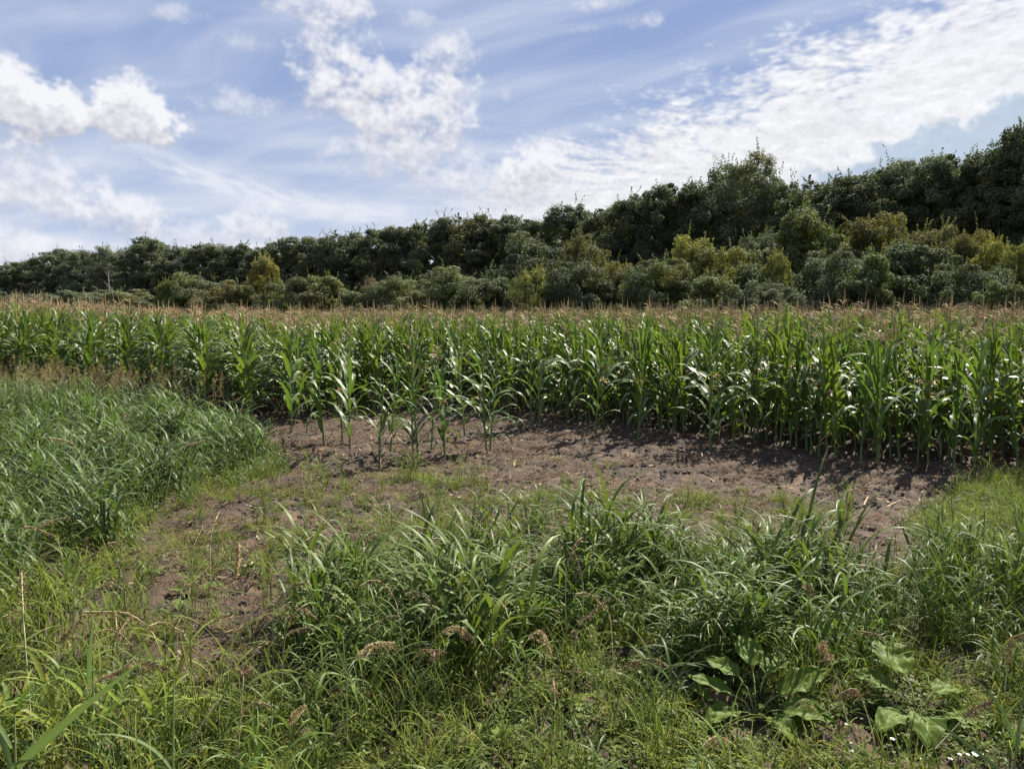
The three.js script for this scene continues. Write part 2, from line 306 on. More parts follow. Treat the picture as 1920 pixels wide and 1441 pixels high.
const treeMats = [[0.076, 0.094, 0.024], [0.09, 0.108, 0.027], [0.114, 0.114, 0.024], [0.104, 0.13, 0.046], [0.104, 0.112, 0.024]].map((c) => leafMat(c, { transmission: 0.38 }));
const paleMat = leafMat([0.11, 0.128, 0.04], { transmission: 0.45 });
const bushMats = { dark: leafMat([0.068, 0.088, 0.02]), green: leafMat([0.1, 0.122, 0.022]), olive: leafMat([0.135, 0.132, 0.022]), yellow: leafMat([0.23, 0.225, 0.03]), lime: leafMat([0.19, 0.205, 0.03]), rust: leafMat([0.18, 0.125, 0.04]), grey: leafMat([0.1, 0.118, 0.042]) };
const beltDepth = (px) => { const t = (px - 960) / FOCAL, k = (36 - 55 * t) / (162 + 135 * t); return 55 + 135 * k; };
const bushDepth = (px) => { const f = clamp(px / 1920, -0.1, 1.1); return lerp(lerp(78, 50, clamp(f * 2)), 36, clamp(f * 2 - 1)); };
const ORD = 'first second third fourth fifth sixth seventh eighth ninth tenth eleventh twelfth thirteenth fourteenth fifteenth sixteenth seventeenth eighteenth nineteenth twentieth twenty-first twenty-second twenty-third twenty-fourth twenty-fifth twenty-sixth twenty-seventh twenty-eighth twenty-ninth thirtieth thirty-first thirty-second thirty-third thirty-fourth thirty-fifth thirty-sixth thirty-seventh thirty-eighth thirty-ninth fortieth forty-first forty-second forty-third forty-fourth forty-fifth forty-sixth forty-seventh forty-eighth forty-ninth fiftieth fifty-first fifty-second fifty-third fifty-fourth'.split(' ');
function plantTree(name, kind, mat, bark, px, topY, depth, widthPx, turn, label, category, group) {
  const p = point(px, topY, depth), o = named(new THREE.Group(), name), h = p.y / (kind.o.H * 0.985);
  const w = widthPx ? (widthPx * depth / FOCAL) / (2 * kind.o.R) : h;
  o.position.set(p.x, groundY(p.x, -depth) - 0.05, -depth); o.rotation.y = turn; o.scale.set(w, h, w);
  part(o, 'trunk', kind.trunk, bark); part(o, 'crown', kind.geo, mat);
  tag(o, label, category, group); scene.add(shadows(o)); return o;
}
{
  const r = rng(31);
  // the front trees of the belt, by where their tops stand: px, top, width in px, kind, tint
  const row = [[-70, 505, 80, 0, 1], [-20, 500, 80, 1, 0], [36, 490, 84, 2, 0], [108, 464, 100, 3, 3], [160, 466, 84, 1, 3], [205, 461, 80, 5, 3], [272, 441, 104, 3, 3], [335, 462, 100, 0, 0], [392, 453, 110, 1, 1], [448, 455, 100, 4, 0], [508, 453, 100, 3, 0], [566, 446, 118, 2, 1], [612, 445, 100, 0, 1], [652, 430, 110, 1, 0], [714, 428, 124, 2, 0], [772, 418, 124, 4, 1], [828, 409, 110, 0, 0], [888, 396, 124, 1, 2], [950, 400, 130, 3, 0], [1012, 404, 130, 4, 1], [1078, 384, 128, 0, 0], [1160, 374, 140, 3, 1], [1215, 358, 130, 1, 0], [1272, 337, 140, 4, 0], [1335, 336, 130, 3, 1], [1404, 289, 150, 5, 3], [1478, 342, 130, 0, 1], [1556, 324, 170, 1, 0], [1650, 309, 150, 3, 1], [1722, 296, 160, 2, 3], [1800, 280, 160, 4, 3], [1862, 276, 150, 3, 1], [1926, 238, 170, 0, 0], [2010, 240, 180, 1, 1], [2110, 236, 190, 2, 0]];
  const first = row.findIndex((t) => t[0] > 0), special = {
    272: 'tall grey-green tree standing highest at the far left end of the wood', 205: 'thin-crowned grey-green tree behind the pale bare trunk, far left of the wood',
    1404: 'tall airy tree with open crown rising above its neighbours in the wood, against white cloud', 888: 'broad olive-tinged tree forming a rounded hump midway along the wood', 1926: 'tallest dark tree, cut by the right edge of the picture',
    1556: 'broad dark tree with a flat top just right of the tall airy tree', 36: 'lowest dark tree at the far left end of the wood',
  };
  row.forEach(([px, y, w, k, tint], n) => {
    const t = treeMats[tint], label = special[px] ?? (px === -70 ? 'dark tree of the wood farthest past the left picture edge' : px < 0 ? 'dark tree of the wood just past the left picture edge' : px === 2010 ? 'dark tree of the wood just past the right picture edge' : px > 1930 ? 'dark tree of the wood farthest past the right picture edge' : `dark leafy tree, ${ORD[n - first]} from the left in the front of the wood`);
    plantTree('broadleaf_tree', TREES[k], k === 5 && px > 1000 ? paleMat : t, BARK, px, y, beltDepth(px) + between(r, -2, 2), w * 1.28, r() * 6.28, label, 'tree', px < 0 || px > 1930 ? 'trees at the picture edges' : 'front trees of the wood');
  });
  let back = 0;
  for (let px = -60; px < 2000; px += lerp(38, 62, px / 1920)) {           // second row, seen through gaps in the first
    const ys = row.reduce((b, t) => (Math.abs(t[0] - px) < Math.abs(b[0] - px) ? t : b)), d = beltDepth(px) + 8;
    plantTree('broadleaf_tree', TREES[Math.floor(r() * 5)], treeMats[Math.floor(r() * 2)], BARK, px + between(r, -12, 12), lerp(ys[1], 592, between(r, 0.06, 0.2)), d, 8.5 * FOCAL / d, r() * 6.28, `dark tree glimpsed behind the front trees, ${ORD[back++]} from the left in the rear rank`, 'tree', 'second rank of the wood');
  }
  // a bare pale trunk at the left
  const bt = named(new THREE.Group(), 'bare_birch'), bd = beltDepth(207) - 8, bp = point(207, 592, bd), acc = new Acc();
  const hh = point(207, 492, bd).y;
  tube(acc, I4, [V(0, 0, 0), V(0.1, hh * 0.4, 0), V(-0.1, hh * 0.75, 0), V(0.15, hh, 0)], [0.16, 0.12, 0.08, 0.02], 7);
  const br = new Acc();
  for (const [t, dx, dy] of [[0.5, 0.9, 1.6], [0.58, -0.8, 1.5], [0.7, 0.7, 1.2], [0.76, -0.6, 1.1], [0.85, 0.4, 0.9]]) tube(br, I4, [V(0, hh * t, 0), V(dx * 0.5, hh * t + dy * 0.6, 0.1), V(dx, hh * t + dy, 0.2)], [0.05, 0.035, 0.012], 5);
  part(bt, 'trunk', acc.geo(), PALEBARK); part(bt, 'branches', br.geo(), PALEBARK);
  bt.position.set(bp.x, 0, -bd); tag(bt, 'pale bare trunk with a few upswept branches at the left of the wood', 'tree'); scene.add(shadows(bt));

  // shrubs between field and wood: px, top, width in px, depth offset, kind, tint, label
  const shrubs = [
    [-30, 545, 130, 0, 1, 'dark', 'dark shrub at the left picture edge behind the maize'],
    [60, 552, 130, 4, 0, 'dark', 'low dark shrub farthest left behind the maize tassels'],
    [150, 548, 120, 2, 3, 'dark', 'dark rounded shrub below the pale bare trunk, left side'],
    [232, 542, 150, 0, 1, 'green', 'wide green shrub right of the pale bare trunk'],
    [316, 526, 52, -4, 4, 'lime', 'small narrow light green sapling left of the dip in the tassels'],
    [372, 516, 130, 0, 0, 'green', 'green shrub showing through the dip in the tassels, left'],
    [440, 528, 120, -1, 1, 'olive', 'olive shrub just left of the yellow pointed sapling'],
    [496, 482, 66, 3, 4, 'yellow', 'yellow pointed sapling standing out against the dark wood, left'],
    [556, 520, 110, 0, 0, 'green', 'green shrub just right of the yellow pointed sapling'],
    [622, 524, 120, -1, 3, 'olive', 'olive shrub between the green shrub and the rust-tinged one'],
    [706, 526, 78, 2, 2, 'rust', 'small rust-tinged shrub left of the wide central shrubs'],
    [660, 548, 110, -4, 3, 'green', 'low green shrub in front of the rust-tinged one'],
    [770, 516, 140, 0, 1, 'green', 'rounded green shrub left of the wide central shrub'],
    [856, 506, 170, 0, 0, 'green', 'wide dome-shaped green shrub at the centre behind the maize'],
    [800, 548, 120, -4, 3, 'olive', 'low olive shrub at the foot of the central dome-shaped shrub'],
    [925, 524, 120, 1, 3, 'dark', 'dark shrub between the central dome and the lime green shrub'],
    [998, 504, 92, -2, 2, 'lime', 'lime green upright shrub right of centre behind the tassels'],
    [1005, 446, 170, 14, 0, 'dark', 'tall dark shrub behind the lime green upright shrub'],
    [1088, 490, 150, 0, 1, 'dark', 'dark leafy shrub just right of the lime green upright shrub'],
    [1090, 448, 120, 12, 2, 'olive', 'olive tall shrub behind the dark leafy one, right of centre'],
    [1176, 492, 110, 2, 0, 'olive', 'yellowish olive shrub between the dark leafy shrub and a broad green one'],
    [1246, 486, 150, -1, 1, 'green', 'broad green shrub left of the round yellow-green one'],
    [1322, 446, 140, 2, 0, 'lime', 'large round yellow-green shrub standing brightest right of centre'],
    [1330, 520, 150, -4, 3, 'green', 'low leafy green shrub below the round yellow-green one'],
    [1404, 500, 120, 1, 3, 'dark', 'dark hollow-looking shrub right of the round yellow-green one'],
    [1456, 478, 70, -1, 4, 'lime', 'small bright yellow-green sapling below the tall airy tree'],
    [1440, 528, 140, -4, 2, 'grey', 'low grey-green shrub under the small bright sapling'],
    [1500, 398, 190, 7, 3, 'green', 'tall tree-like green shrub, highest of the shrubs at right'],
    [1424, 440, 120, 14, 2, 'grey', 'grey-green slender shrub at the foot of the tall airy tree'],
    [1560, 470, 170, 0, 1, 'grey', 'large-leaved grey-green shrub in front of the tree-like one'],
    [1626, 412, 170, 10, 0, 'olive', 'smooth olive dome of a shrub behind the large-leaved ones'],
    [1640, 486, 150, -2, 3, 'green', 'coarse large-leaved green shrub right of the grey-green one'],
    [1742, 430, 160, 7, 2, 'olive', 'fine-leaved yellowish olive shrub at the upper right'],
    [1716, 462, 180, 1, 3, 'dark', 'big dark shrub with coarse leaves at the right'],
    [1806, 440, 120, 5, 0, 'olive', 'olive shrub tucked between the yellowish one and the bright saplings'],
    [1800, 496, 170, -2, 1, 'dark', 'low dark shrub behind the tassels at the right'],
    [1862, 456, 90, 1, 4, 'yellow', 'bright yellow-green sapling near the right picture edge'],
    [1914, 454, 92, 0, 2, 'lime', 'light green shrub cut by the right picture edge'],
    [1890, 534, 120, -5, 3, 'green', 'low soft green shrub in the lower right corner of the thicket'],
    [1990, 470, 170, 0, 1, 'green', 'green shrub standing just past the right picture edge'],
  ];
  for (const [px, y, w, dd, k, tint, label] of shrubs) plantTree('shrub', BUSHES[k], bushMats[tint], BARK, px, y, bushDepth(px) + dd, w * 1.25, r() * 6.28, label, 'shrub', 'shrubs between field and wood');
}
console.log('wood built');

// ------------------------------------------------------------------ maize
const cornLeafMats = [[0.092, 0.152, 0.013], [0.076, 0.134, 0.015], [0.112, 0.168, 0.013]].map((c) => leafMat(c, { transmission: 0.46, roughness: 0.95, clearcoat: 0.85, clearcoatRoughness: 0.46, specularIntensity: 0.5 }));
const dryLeafMat = leafMat([0.3, 0.2, 0.09], { transmission: 0.3 });
const stalkMat = plainMat([0.11, 0.17, 0.045], { roughness: 0.55 }), tasselMat = plainMat([0.47, 0.33, 0.19]), silkMats = [[0.32, 0.15, 0.06], [0.25, 0.07, 0.06], [0.42, 0.3, 0.1]].map((c) => plainMat(c)), huskMat = leafMat([0.16, 0.24, 0.07], { transmission: 0.25 });
const LEAVES = (() => {
  const r = rng(61), out = [];
  for (let k = 0; k < 20; k++) {
    const up = k < 5, acc = new Acc();                                     // the first five are the steep upper leaves
    blade(acc, I4, { L: up ? between(r, 0.5, 0.68) : between(r, 0.6, 0.88), W: up ? between(r, 0.052, 0.07) : between(r, 0.06, 0.088), th0: up ? between(r, 0.14, 0.42) : between(r, 0.28, 0.62), curl: up ? between(r, 0.2, 1.1) : between(r, 0.9, 2.5), pw: between(r, 1.3, 2.4), seg: 12, shape: cornShape, fold: between(r, 0.12, 0.3), twist: between(r, -1.1, 1.1), wave: between(r, 0.08, 0.2), wn: between(r, 2.5, 4), ph: r() * 6, bend: between(r, -0.5, 0.5), mid: [1.25, 1.2, 1.2] });
    out.push(acc);
  }
  return out;
})();
const LEAFGEO = LEAVES.map((a) => a.geo());
const DRYGEO = [0, 1, 2].map((k) => { const r = rng(90 + k), a = new Acc(); blade(a, I4, { L: between(r, 0.3, 0.45), W: 0.03, th0: 0.9, curl: 2.0, pw: 0.6, seg: 10, fold: 0.6, twist: 2.5, wave: 0.2, bend: r() }); return a.geo(); });
function stalkAcc(acc, m, H, r, col) {
  const pts = [], rad = [], n = 7;
  for (let k = 0; k <= n; k++) { const t = k / n; pts.push(V(0.012 * Math.sin(t * 5 + r() * 0.4), t * H, 0.012 * Math.cos(t * 4))); rad.push(lerp(0.0145, 0.006, t) * (k % 2 ? 1 : 1.08)); }
  tube(acc, m, pts, rad, 6, col);
}
function tasselAcc(acc, m, r, s = 1) {
  const pts = [0, 0.14, 0.28, 0.42].map((y) => V((r() - 0.5) * 0.012, y * s, (r() - 0.5) * 0.012)), tone = between(r, 0.85, 1.12), c = [tone, tone * 0.97, tone * 0.92];
  tube(acc, m, pts, [0.003, 0.006, 0.007, 0.002], 4, c);
  const n = 4 + Math.floor(r() * 5);
  for (let k = 0; k < n; k++) {
    const a = k * 2.4 + r(), y0 = between(r, 0.05, 0.16) * s, L = between(r, 0.14, 0.22) * s, th = between(r, 0.35, 0.75), out = [V(0, y0, 0)];
    for (let i = 1; i <= 3; i++) { const q = th + 0.42 * (i - 1), p = out[i - 1]; out.push(V(p.x + Math.cos(a) * Math.sin(q) * L / 3, p.y + Math.cos(q) * L / 3, p.z + Math.sin(a) * Math.sin(q) * L / 3)); }
    tube(acc, m, out, [0.0028, 0.0055, 0.0055, 0.002], 3, c);
  }
}
const STALKS = [0, 1, 2, 3].map((k) => { const a = new Acc(); stalkAcc(a, I4, 1, rng(70 + k), WHITE); return a.geo(); });
const TASSELS = [0, 1, 2, 3, 4].map((k) => { const a = new Acc(); tasselAcc(a, I4, rng(80 + k)); return a.geo(); });
const EAR = (() => { const a = new Acc(); tube(a, I4, [0, 0.04, 0.1, 0.16, 0.2].map((y) => V(0.1 * y * y, y, 0)), [0.014, 0.026, 0.028, 0.02, 0.006], 8); return a.geo(); })();
const SILK = (() => { const a = new Acc(), r = rng(99); for (let k = 0; k < 16; k++) { const an = r() * 6.283; blade(a, place(0, 0.19, 0, an, 1), { L: between(r, 0.09, 0.15), W: 0.016, th0: between(r, 0.05, 0.5), curl: between(r, 1.2, 3), pw: 1.1, seg: 4, fold: 0.3 }); } return a.geo(); })();
// how the leaves sit on one plant: [leaf kind, height, turn, size]
function leafPlan(r, H, full = 1) {
  const n = Math.round(between(r, 13, 15) * full), a0 = r() * 6.28, out = [];
  for (let k = 0; k < n; k++) { const t = k / (n - 1), upper = t > 0.6; out.push([upper ? Math.floor(r() * 5) : 5 + Math.floor(r() * 15), lerp(0.12, 0.735, Math.pow(t, 0.95)) * H, a0 + (k % 2) * Math.PI + (r() - 0.5) * 1.3, lerp(0.62, 1.06, Math.pow(Math.sin(Math.PI * clamp(t * 0.8 + 0.16)), 0.8)) * Math.min(1.1, H / 1.9)]); }
  return out;
}
function addLeafTo(acc, k, m, tone) { const src = LEAVES[k], base = acc.p.length / 3, v = V(0, 0, 0); for (let j = 0; j < src.p.length; j += 3) { v.set(src.p[j], src.p[j + 1], src.p[j + 2]).applyMatrix4(m); acc.p.push(v.x, v.y, v.z); acc.c.push(src.c[j] * tone[0], src.c[j + 1] * tone[1], src.c[j + 2] * tone[2]); } for (const q of src.i) acc.i.push(base + q); }
// rows run away from the camera, a little to the left
const ROWDIR = new THREE.Vector2(-0.378, -0.926), ACROSS = new THREE.Vector2(0.926, -0.378);
const frontEdge = zone([[-700, 735], [-300, 738], [0, 745], [150, 752], [330, 770], [430, 788], [520, 800], [600, 792], [690, 776], [800, 772], [1000, 782], [1100, 800], [1250, 822], [1400, 848], [1600, 872], [1750, 886], [1920, 895], [2300, 905]]);
const farEdge = [[2300, 1], [1920, 1], [1440, 1], [960, 1], [480, 1], [0, 1], [-400, 1]].map(([px]) => { const d = bushDepth(px) - 5; return [(px - 960) / FOCAL * d, -d]; });
const field = [...frontEdge, ...farEdge];
const edgeDist = (x, z) => { let b = 1e9; for (let k = 0; k < frontEdge.length - 1; k++) { const [ax, az] = frontEdge[k], [bx, bz] = frontEdge[k + 1], t = clamp(((x - ax) * (bx - ax) + (z - az) * (bz - az)) / ((bx - ax) ** 2 + (bz - az) ** 2)); b = Math.min(b, Math.hypot(x - lerp(ax, bx, t), z - lerp(az, bz, t))); } return b; };
const pxOf = (x, z) => 960 + FOCAL * x / -z;
const cornHeight = (x, z, r) => { const px = pxOf(x, z); return (2.05 + 0.34 * sstep(420, -40, px) + 0.08 * n2(x * 0.35, z * 0.35) + 0.05 * n2b(x * 1.1, z * 1.1)) * between(r, 0.85, 1.1); };
const stand = [];
{
  const r = rng(41);
  for (let t = -60; t < 50; t += 0.78) for (let s = 4; s < 110; s += 0.15) {
    const jt = (r() - 0.5) * 0.09, js = (r() - 0.5) * 0.08, x = ACROSS.x * (t + jt) + ROWDIR.x * (s + js), z = ACROSS.y * (t + jt) + ROWDIR.y * (s + js), u = r();
    if (z > -6 || Math.abs(x / z) > 0.86 || !insidePoly(field, x, z) || u < 0.06) continue;
    const e = edgeDist(x, z);
    if (e < 0.5 && u < 0.35) continue;
    stand.push({ x, z, e, px: pxOf(x, z), row: t, s });
  }
}
// lone plants that stand out in front of the field: base px, py, height, label
const lone = [
  [606, 838, 1.8, 'tall maize plant at the left of the loose group in front of the field', 0], [640, 832, 1.55, 'short maize plant with brown silk between the tall left one and its neighbours', 1], [655, 846, 1.7, 'maize plant beside the short brown-silked one, left of the loose group', 0],
  [712, 880, 1.25, 'low maize plant with orange-brown silk, nearest to the grass tuft', 1], [733, 852, 1.45, 'slim maize plant just right of the orange-silked one', 0], [776, 868, 1.6, 'maize plant with a close twin stalk on its right, middle of the loose group', 0], [783, 864, 1.3, 'twin stalk standing close on the right of a maize plant in the loose group', 0],
  [806, 848, 1.5, 'maize plant with brown silk just right of the twin stalks', 1], [833, 858, 1.4, 'maize plant with dark red silk low on its stalk', 2], [872, 818, 1.7, 'thin maize plant standing farther back near the middle of the loose group', 0], [914, 848, 1.6, 'maize plant with brown silk, rightmost of the loose group', 1],
  [920, 846, 1.35, 'short twin stalk at the foot of the rightmost loose maize plant', 0], [997, 806, 1.75, 'maize plant standing alone right of the loose group, before the dark row', 0], [1012, 800, 1.7, 'slim maize plant just behind the lone one right of the loose group', 0],
  [1117, 822, 1.8, 'maize plant with cream silks in front of the field, right of centre', 3], [1196, 828, 1.8, 'maize plant with brown silk in front of the dense wall, right of centre', 1], [1334, 848, 1.75, 'maize plant with cream silks, right of the brown-eared ones', 3], [545, 812, 1.9, 'tall glossy maize plant at the end of a row, left of the loose group', 0],
].map(([px, py, h, label, ear]) => { const [x, z] = ground(px, py); return { x, z, h, label, ear }; });
function cornPlant(r, x, z, H, label, group, ear, sparse) {
  const o = named(new THREE.Group(), 'maize_plant'), mat = pick(r, cornLeafMats);
  o.position.set(x, groundY(x, z) - 0.03, z); o.rotation.set((r() - 0.5) * 0.16, 0, (r() - 0.5) * 0.16);
  part(o, 'stalk', pick(r, STALKS), stalkMat, place(0, 0, 0, r() * 6, V(1, H * 0.86, 1)));
  for (const [k, y, a, s] of leafPlan(r, H, 1)) part(o, 'leaf', LEAFGEO[k], mat, place(0, y, 0, a, s, (r() - 0.5) * 0.15, 0));
  if (r() < (sparse ? 0.6 : 0.85)) part(o, 'tassel', pick(r, TASSELS), tasselMat, place(0, H * 0.83, 0, r() * 6, between(r, 0.75, 1) * Math.min(1, H / 1.8), 0.1, r() * 6));
  const cnt = ear === 3 ? 2 : ear ? 1 : 0;
  for (let k = 0; k < cnt; k++) { const e = part(o, 'ear', EAR, huskMat, place(0, H * (0.38 + 0.09 * k), 0, 2.2 + r() * 1.8, 1, 0.32, r() * 6)); part(e, 'silk', SILK, silkMats[ear === 3 ? 2 : ear === 2 ? 1 : 0]); }
  if (r() < 0.6) part(o, 'dry_leaf', pick(r, DRYGEO), dryLeafMat, place(0, H * between(r, 0.1, 0.2), 0, r() * 6.28, 1));
  tag(o, label, 'maize', group); scene.add(shadows(o)); return o;
}
{
  const r = rng(42);
  for (const p of lone) cornPlant(r, p.x, p.z, p.h * 1.1, p.label, 'loose maize plants in front of the field', p.ear, true);
  const order = stand.filter((p) => p.px > -10 && p.px < 1930).sort((a, b) => a.e * 1 - a.z * 0.02 - (b.e - b.z * 0.02)).slice(0, 282);
  const rows = [...new Set(order.map((p) => p.row))].sort((a, b) => a - b);
  order.sort((a, b) => a.row - b.row || a.s - b.s);
  const seen = {};
  for (const p of order) {
    p.taken = true;
    const n = (seen[p.row] = (seen[p.row] ?? -1) + 1), k = rows.indexOf(p.row), fromRight = rows.length - 1 - k;
    const where = k <= fromRight ? `${ORD[k]} row from the left` : `${ORD[fromRight]} row from the right`;
    cornPlant(r, p.x, p.z, cornHeight(p.x, p.z, r), `maize plant, ${ORD[n]} from the front in the ${where} of the field`, 'maize plants along the front edge of the field', r() < 0.3 ? 1 + Math.floor(r() * 3) : 0, false);
  }
  // the rest of the field
  const mass = new THREE.Group(); mass.name = 'maize_field'; tag(mass, 'dense green maize field with tan tassels reaching back to the shrubs', 'maize field', null, 'stuff');
  const rest = stand.filter((p) => !p.taken), NV = 14, greens = leafMat([0.093, 0.15, 0.013], { transmission: 0.46, roughness: 0.95, clearcoat: 0.85, clearcoatRoughness: 0.46, specularIntensity: 0.5 });
  for (let v = 0; v < NV; v++) {
    const rv = rng(300 + v), acc = new Acc(), tas = new Acc(), H = 1.93, mine = rest.filter((_, k) => k % NV === v);
    stalkAcc(acc, I4, H * 0.86, rv, [1.6, 1.2, 1.6]);
    for (const [k, y, a, s] of leafPlan(rv, H)) { const t = between(rv, 0.8, 1.2), old = y < 0.35 * H && rv() < 0.4; addLeafTo(acc, k, place(0, y, 0, a, s, (rv() - 0.5) * 0.15), old ? [2.4, 1.25, 2.5] : [t * 1.02, t, t]); }
    tasselAcc(tas, place(0, H * 0.83, 0, 0, between(rv, 0.85, 1.05), 0.1, rv() * 6), rv);
    const g1 = acc.geo(), g2 = tas.geo(), a = new THREE.InstancedMesh(g1, greens, mine.length), b = new THREE.InstancedMesh(g2, tasselMat, mine.length), m = new THREE.Matrix4(), c = new THREE.Color();
    mine.forEach((p, k) => { const h = cornHeight(p.x, p.z, r) / H; m.copy(place(p.x, groundY(p.x, p.z) - 0.03, p.z, r() * 6.283, V(lerp(1, h, 0.5), h, lerp(1, h, 0.5)), (r() - 0.5) * 0.22, r() * 6)); a.setMatrixAt(k, m); b.setMatrixAt(k, m); const q = between(r, 0.8, 1.2); c.setRGB(q * between(r, 0.9, 1.15), q, q); a.setColorAt(k, c); const w = between(r, 0.65, 1.2); c.setRGB(w, w * between(r, 0.88, 1.12), w * between(r, 0.8, 1.05)); if (r() < 0.14) b.setMatrixAt(k, m.clone().multiply(place(0, 0.4, 0, 0, V(1, 0.8, 1)))); if (r() < 0.12) c.setRGB(0.35, 0.55, 0.3); b.setColorAt(k, c); });
    a.name = 'maize_foliage'; b.name = 'maize_tassels'; a.userData.kind = b.userData.kind = 'stuff'; mass.add(a, b);
  }
  scene.add(shadows(mass));
  console.log('maize', order.length, rest.length);
}

// ------------------------------------------------------------------ grasses and weeds
function tiller(acc, m, r, H, o = {}) {                                    // one upright grass shoot with leaves along it
  const { n = 5, L = 0.3, W = 0.012, col = WHITE, stem = true, spread = 0.25, curl = [0.7, 2.2] } = o, lean = between(r, 0, spread), la = r() * 6.28, pts = [];
  for (let k = 0; k <= 4; k++) { const t = k / 4, q = lean * t * t * H; pts.push(V(Math.cos(la) * q, t * H * 0.9, Math.sin(la) * q)); }
  if (stem) tube(acc, m, pts, [0.0032, 0.003, 0.0028, 0.0022, 0.0012], 3, [col[0] * 1.15, col[1] * 1.05, col[2]]);
  const a0 = r() * 6.28;
  for (let k = 0; k < n; k++) {
    const t = (k + 0.3) / n, i = Math.min(3, Math.floor(t * 4)), p = pts[i].clone().lerp(pts[i + 1], t * 4 - i), f = between(r, 0.85, 1.2);
    const mm = m.clone().multiply(place(p.x, p.y, p.z, a0 + (k % 2) * Math.PI + (r() - 0.5) * 1.2));
    blade(acc, mm, { L: L * between(r, 0.7, 1.2), W: W * between(r, 0.75, 1.2), th0: between(r, 0.2, 0.65), curl: between(r, curl[0], curl[1]), pw: between(r, 1.1, 2), seg: 7, fold: 0.25, twist: between(r, -0.8, 0.8), bend: between(r, -0.5, 0.5), col: [col[0] * f, col[1] * f, col[2] * f], tip: r() < 0.15 ? [2.6, 1.5, 0.9] : null });
  }
  return pts[4];
}
function clump(seed, o) { const r = rng(seed), acc = new Acc(); for (let k = 0; k < o.tillers; k++) { const a = r() * 6.28, q = Math.sqrt(r()) * o.R; tiller(acc, place(Math.cos(a) * q, 0, Math.sin(a) * q, 0), r, o.H * between(r, 0.6, 1.1), o); } return acc.geo(); }
function fineTuft(seed, o) { const r = rng(seed), acc = new Acc(); for (let k = 0; k < o.n; k++) { const a = r() * 6.28, q = Math.sqrt(r()) * o.R, f = between(r, 0.75, 1.25); blade(acc, place(Math.cos(a) * q, 0, Math.sin(a) * q, a + (r() - 0.5) * 1.5), { L: o.L * between(r, 0.5, 1.2), W: o.W * between(r, 0.7, 1.3), th0: between(r, 0.1, 0.9), curl: between(r, 0.2, 1.6), seg: 5, fold: 0.2, twist: between(r, -1, 1), bend: between(r, -0.6, 0.6), col: [f, f, f], tip: r() < 0.25 ? [2.2, 1.6, 1.1] : null }); } return acc.geo(); }
function weed(seed, o) {                                                   // low creeping weed with small oval leaves
  const r = rng(seed), acc = new Acc(), n = V(0, 0, 0);
  for (let k = 0; k < o.stems; k++) {
    const a = r() * 6.28, L = o.L * between(r, 0.5, 1.1), rise = between(r, 0.15, 0.9);
    for (let i = 1; i <= o.n; i++) {
      const t = i / o.n, c = V(Math.cos(a) * L * t, 0.008 + L * rise * t * (1 - 0.35 * t), Math.sin(a) * L * t).add(V((r() - 0.5) * o.s, (r() - 0.5) * o.s, (r() - 0.5) * o.s));
      n.set((r() - 0.5) * 1.2, 0.6 + r() * 0.5, (r() - 0.5) * 1.2).normalize(); const f = between(r, 0.75, 1.3), z = o.s * between(r, 0.6, 1.2); facet(acc, c, n, z, z * 0.55, r, [f, f, f]);
    }
  }
  return acc.geo();
}
function scatter(name, label, category, geos, mat, spots, tint) {          // ground cover nobody could count: one object
  const o = new THREE.Group(); o.name = name; tag(o, label, category, null, 'stuff');
  geos.forEach((g, v) => {
    const mine = spots.filter((_, k) => k % geos.length === v); if (!mine.length) return;
    const im = new THREE.InstancedMesh(g, mat, mine.length), c = new THREE.Color();
    mine.forEach((s, k) => { im.setMatrixAt(k, place(s.x, groundY(s.x, s.z) + (s.y ?? 0), s.z, s.a, s.s, s.tilt ?? 0, s.td ?? 0)); c.setRGB(...(s.c ?? tint)); im.setColorAt(k, c); });
    im.name = name + '_patch'; im.userData.kind = 'stuff'; o.add(im);
  });
  scene.add(shadows(o)); return o;
}
const DOCKS = [[1418, 1352], [1722, 1352], [1262, 1292], [350, 1128]].map(([a, b]) => ground(a, b));
const crowded = (x, z, tall) => DOCKS.some(([a, b], k) => k < 2 ? Math.hypot((x - a) * 0.75, (z - b - (tall ? 0.28 : 0.1)) * (tall ? 0.6 : 0.9)) < (tall ? 0.3 : 0.2) : Math.hypot(x - a, z - b - 0.08) < 0.2);
const rim = (poly, x, z) => { let b = 1e9; for (let i = 0, j = poly.length - 1; i < poly.length; j = i++) { const [ax, az] = poly[j], [bx, bz] = poly[i], t = clamp(((x - ax) * (bx - ax) + (z - az) * (bz - az)) / ((bx - ax) ** 2 + (bz - az) ** 2 + 1e-9)); b = Math.min(b, Math.hypot(x - lerp(ax, bx, t), z - lerp(az, bz, t))); } return b; };
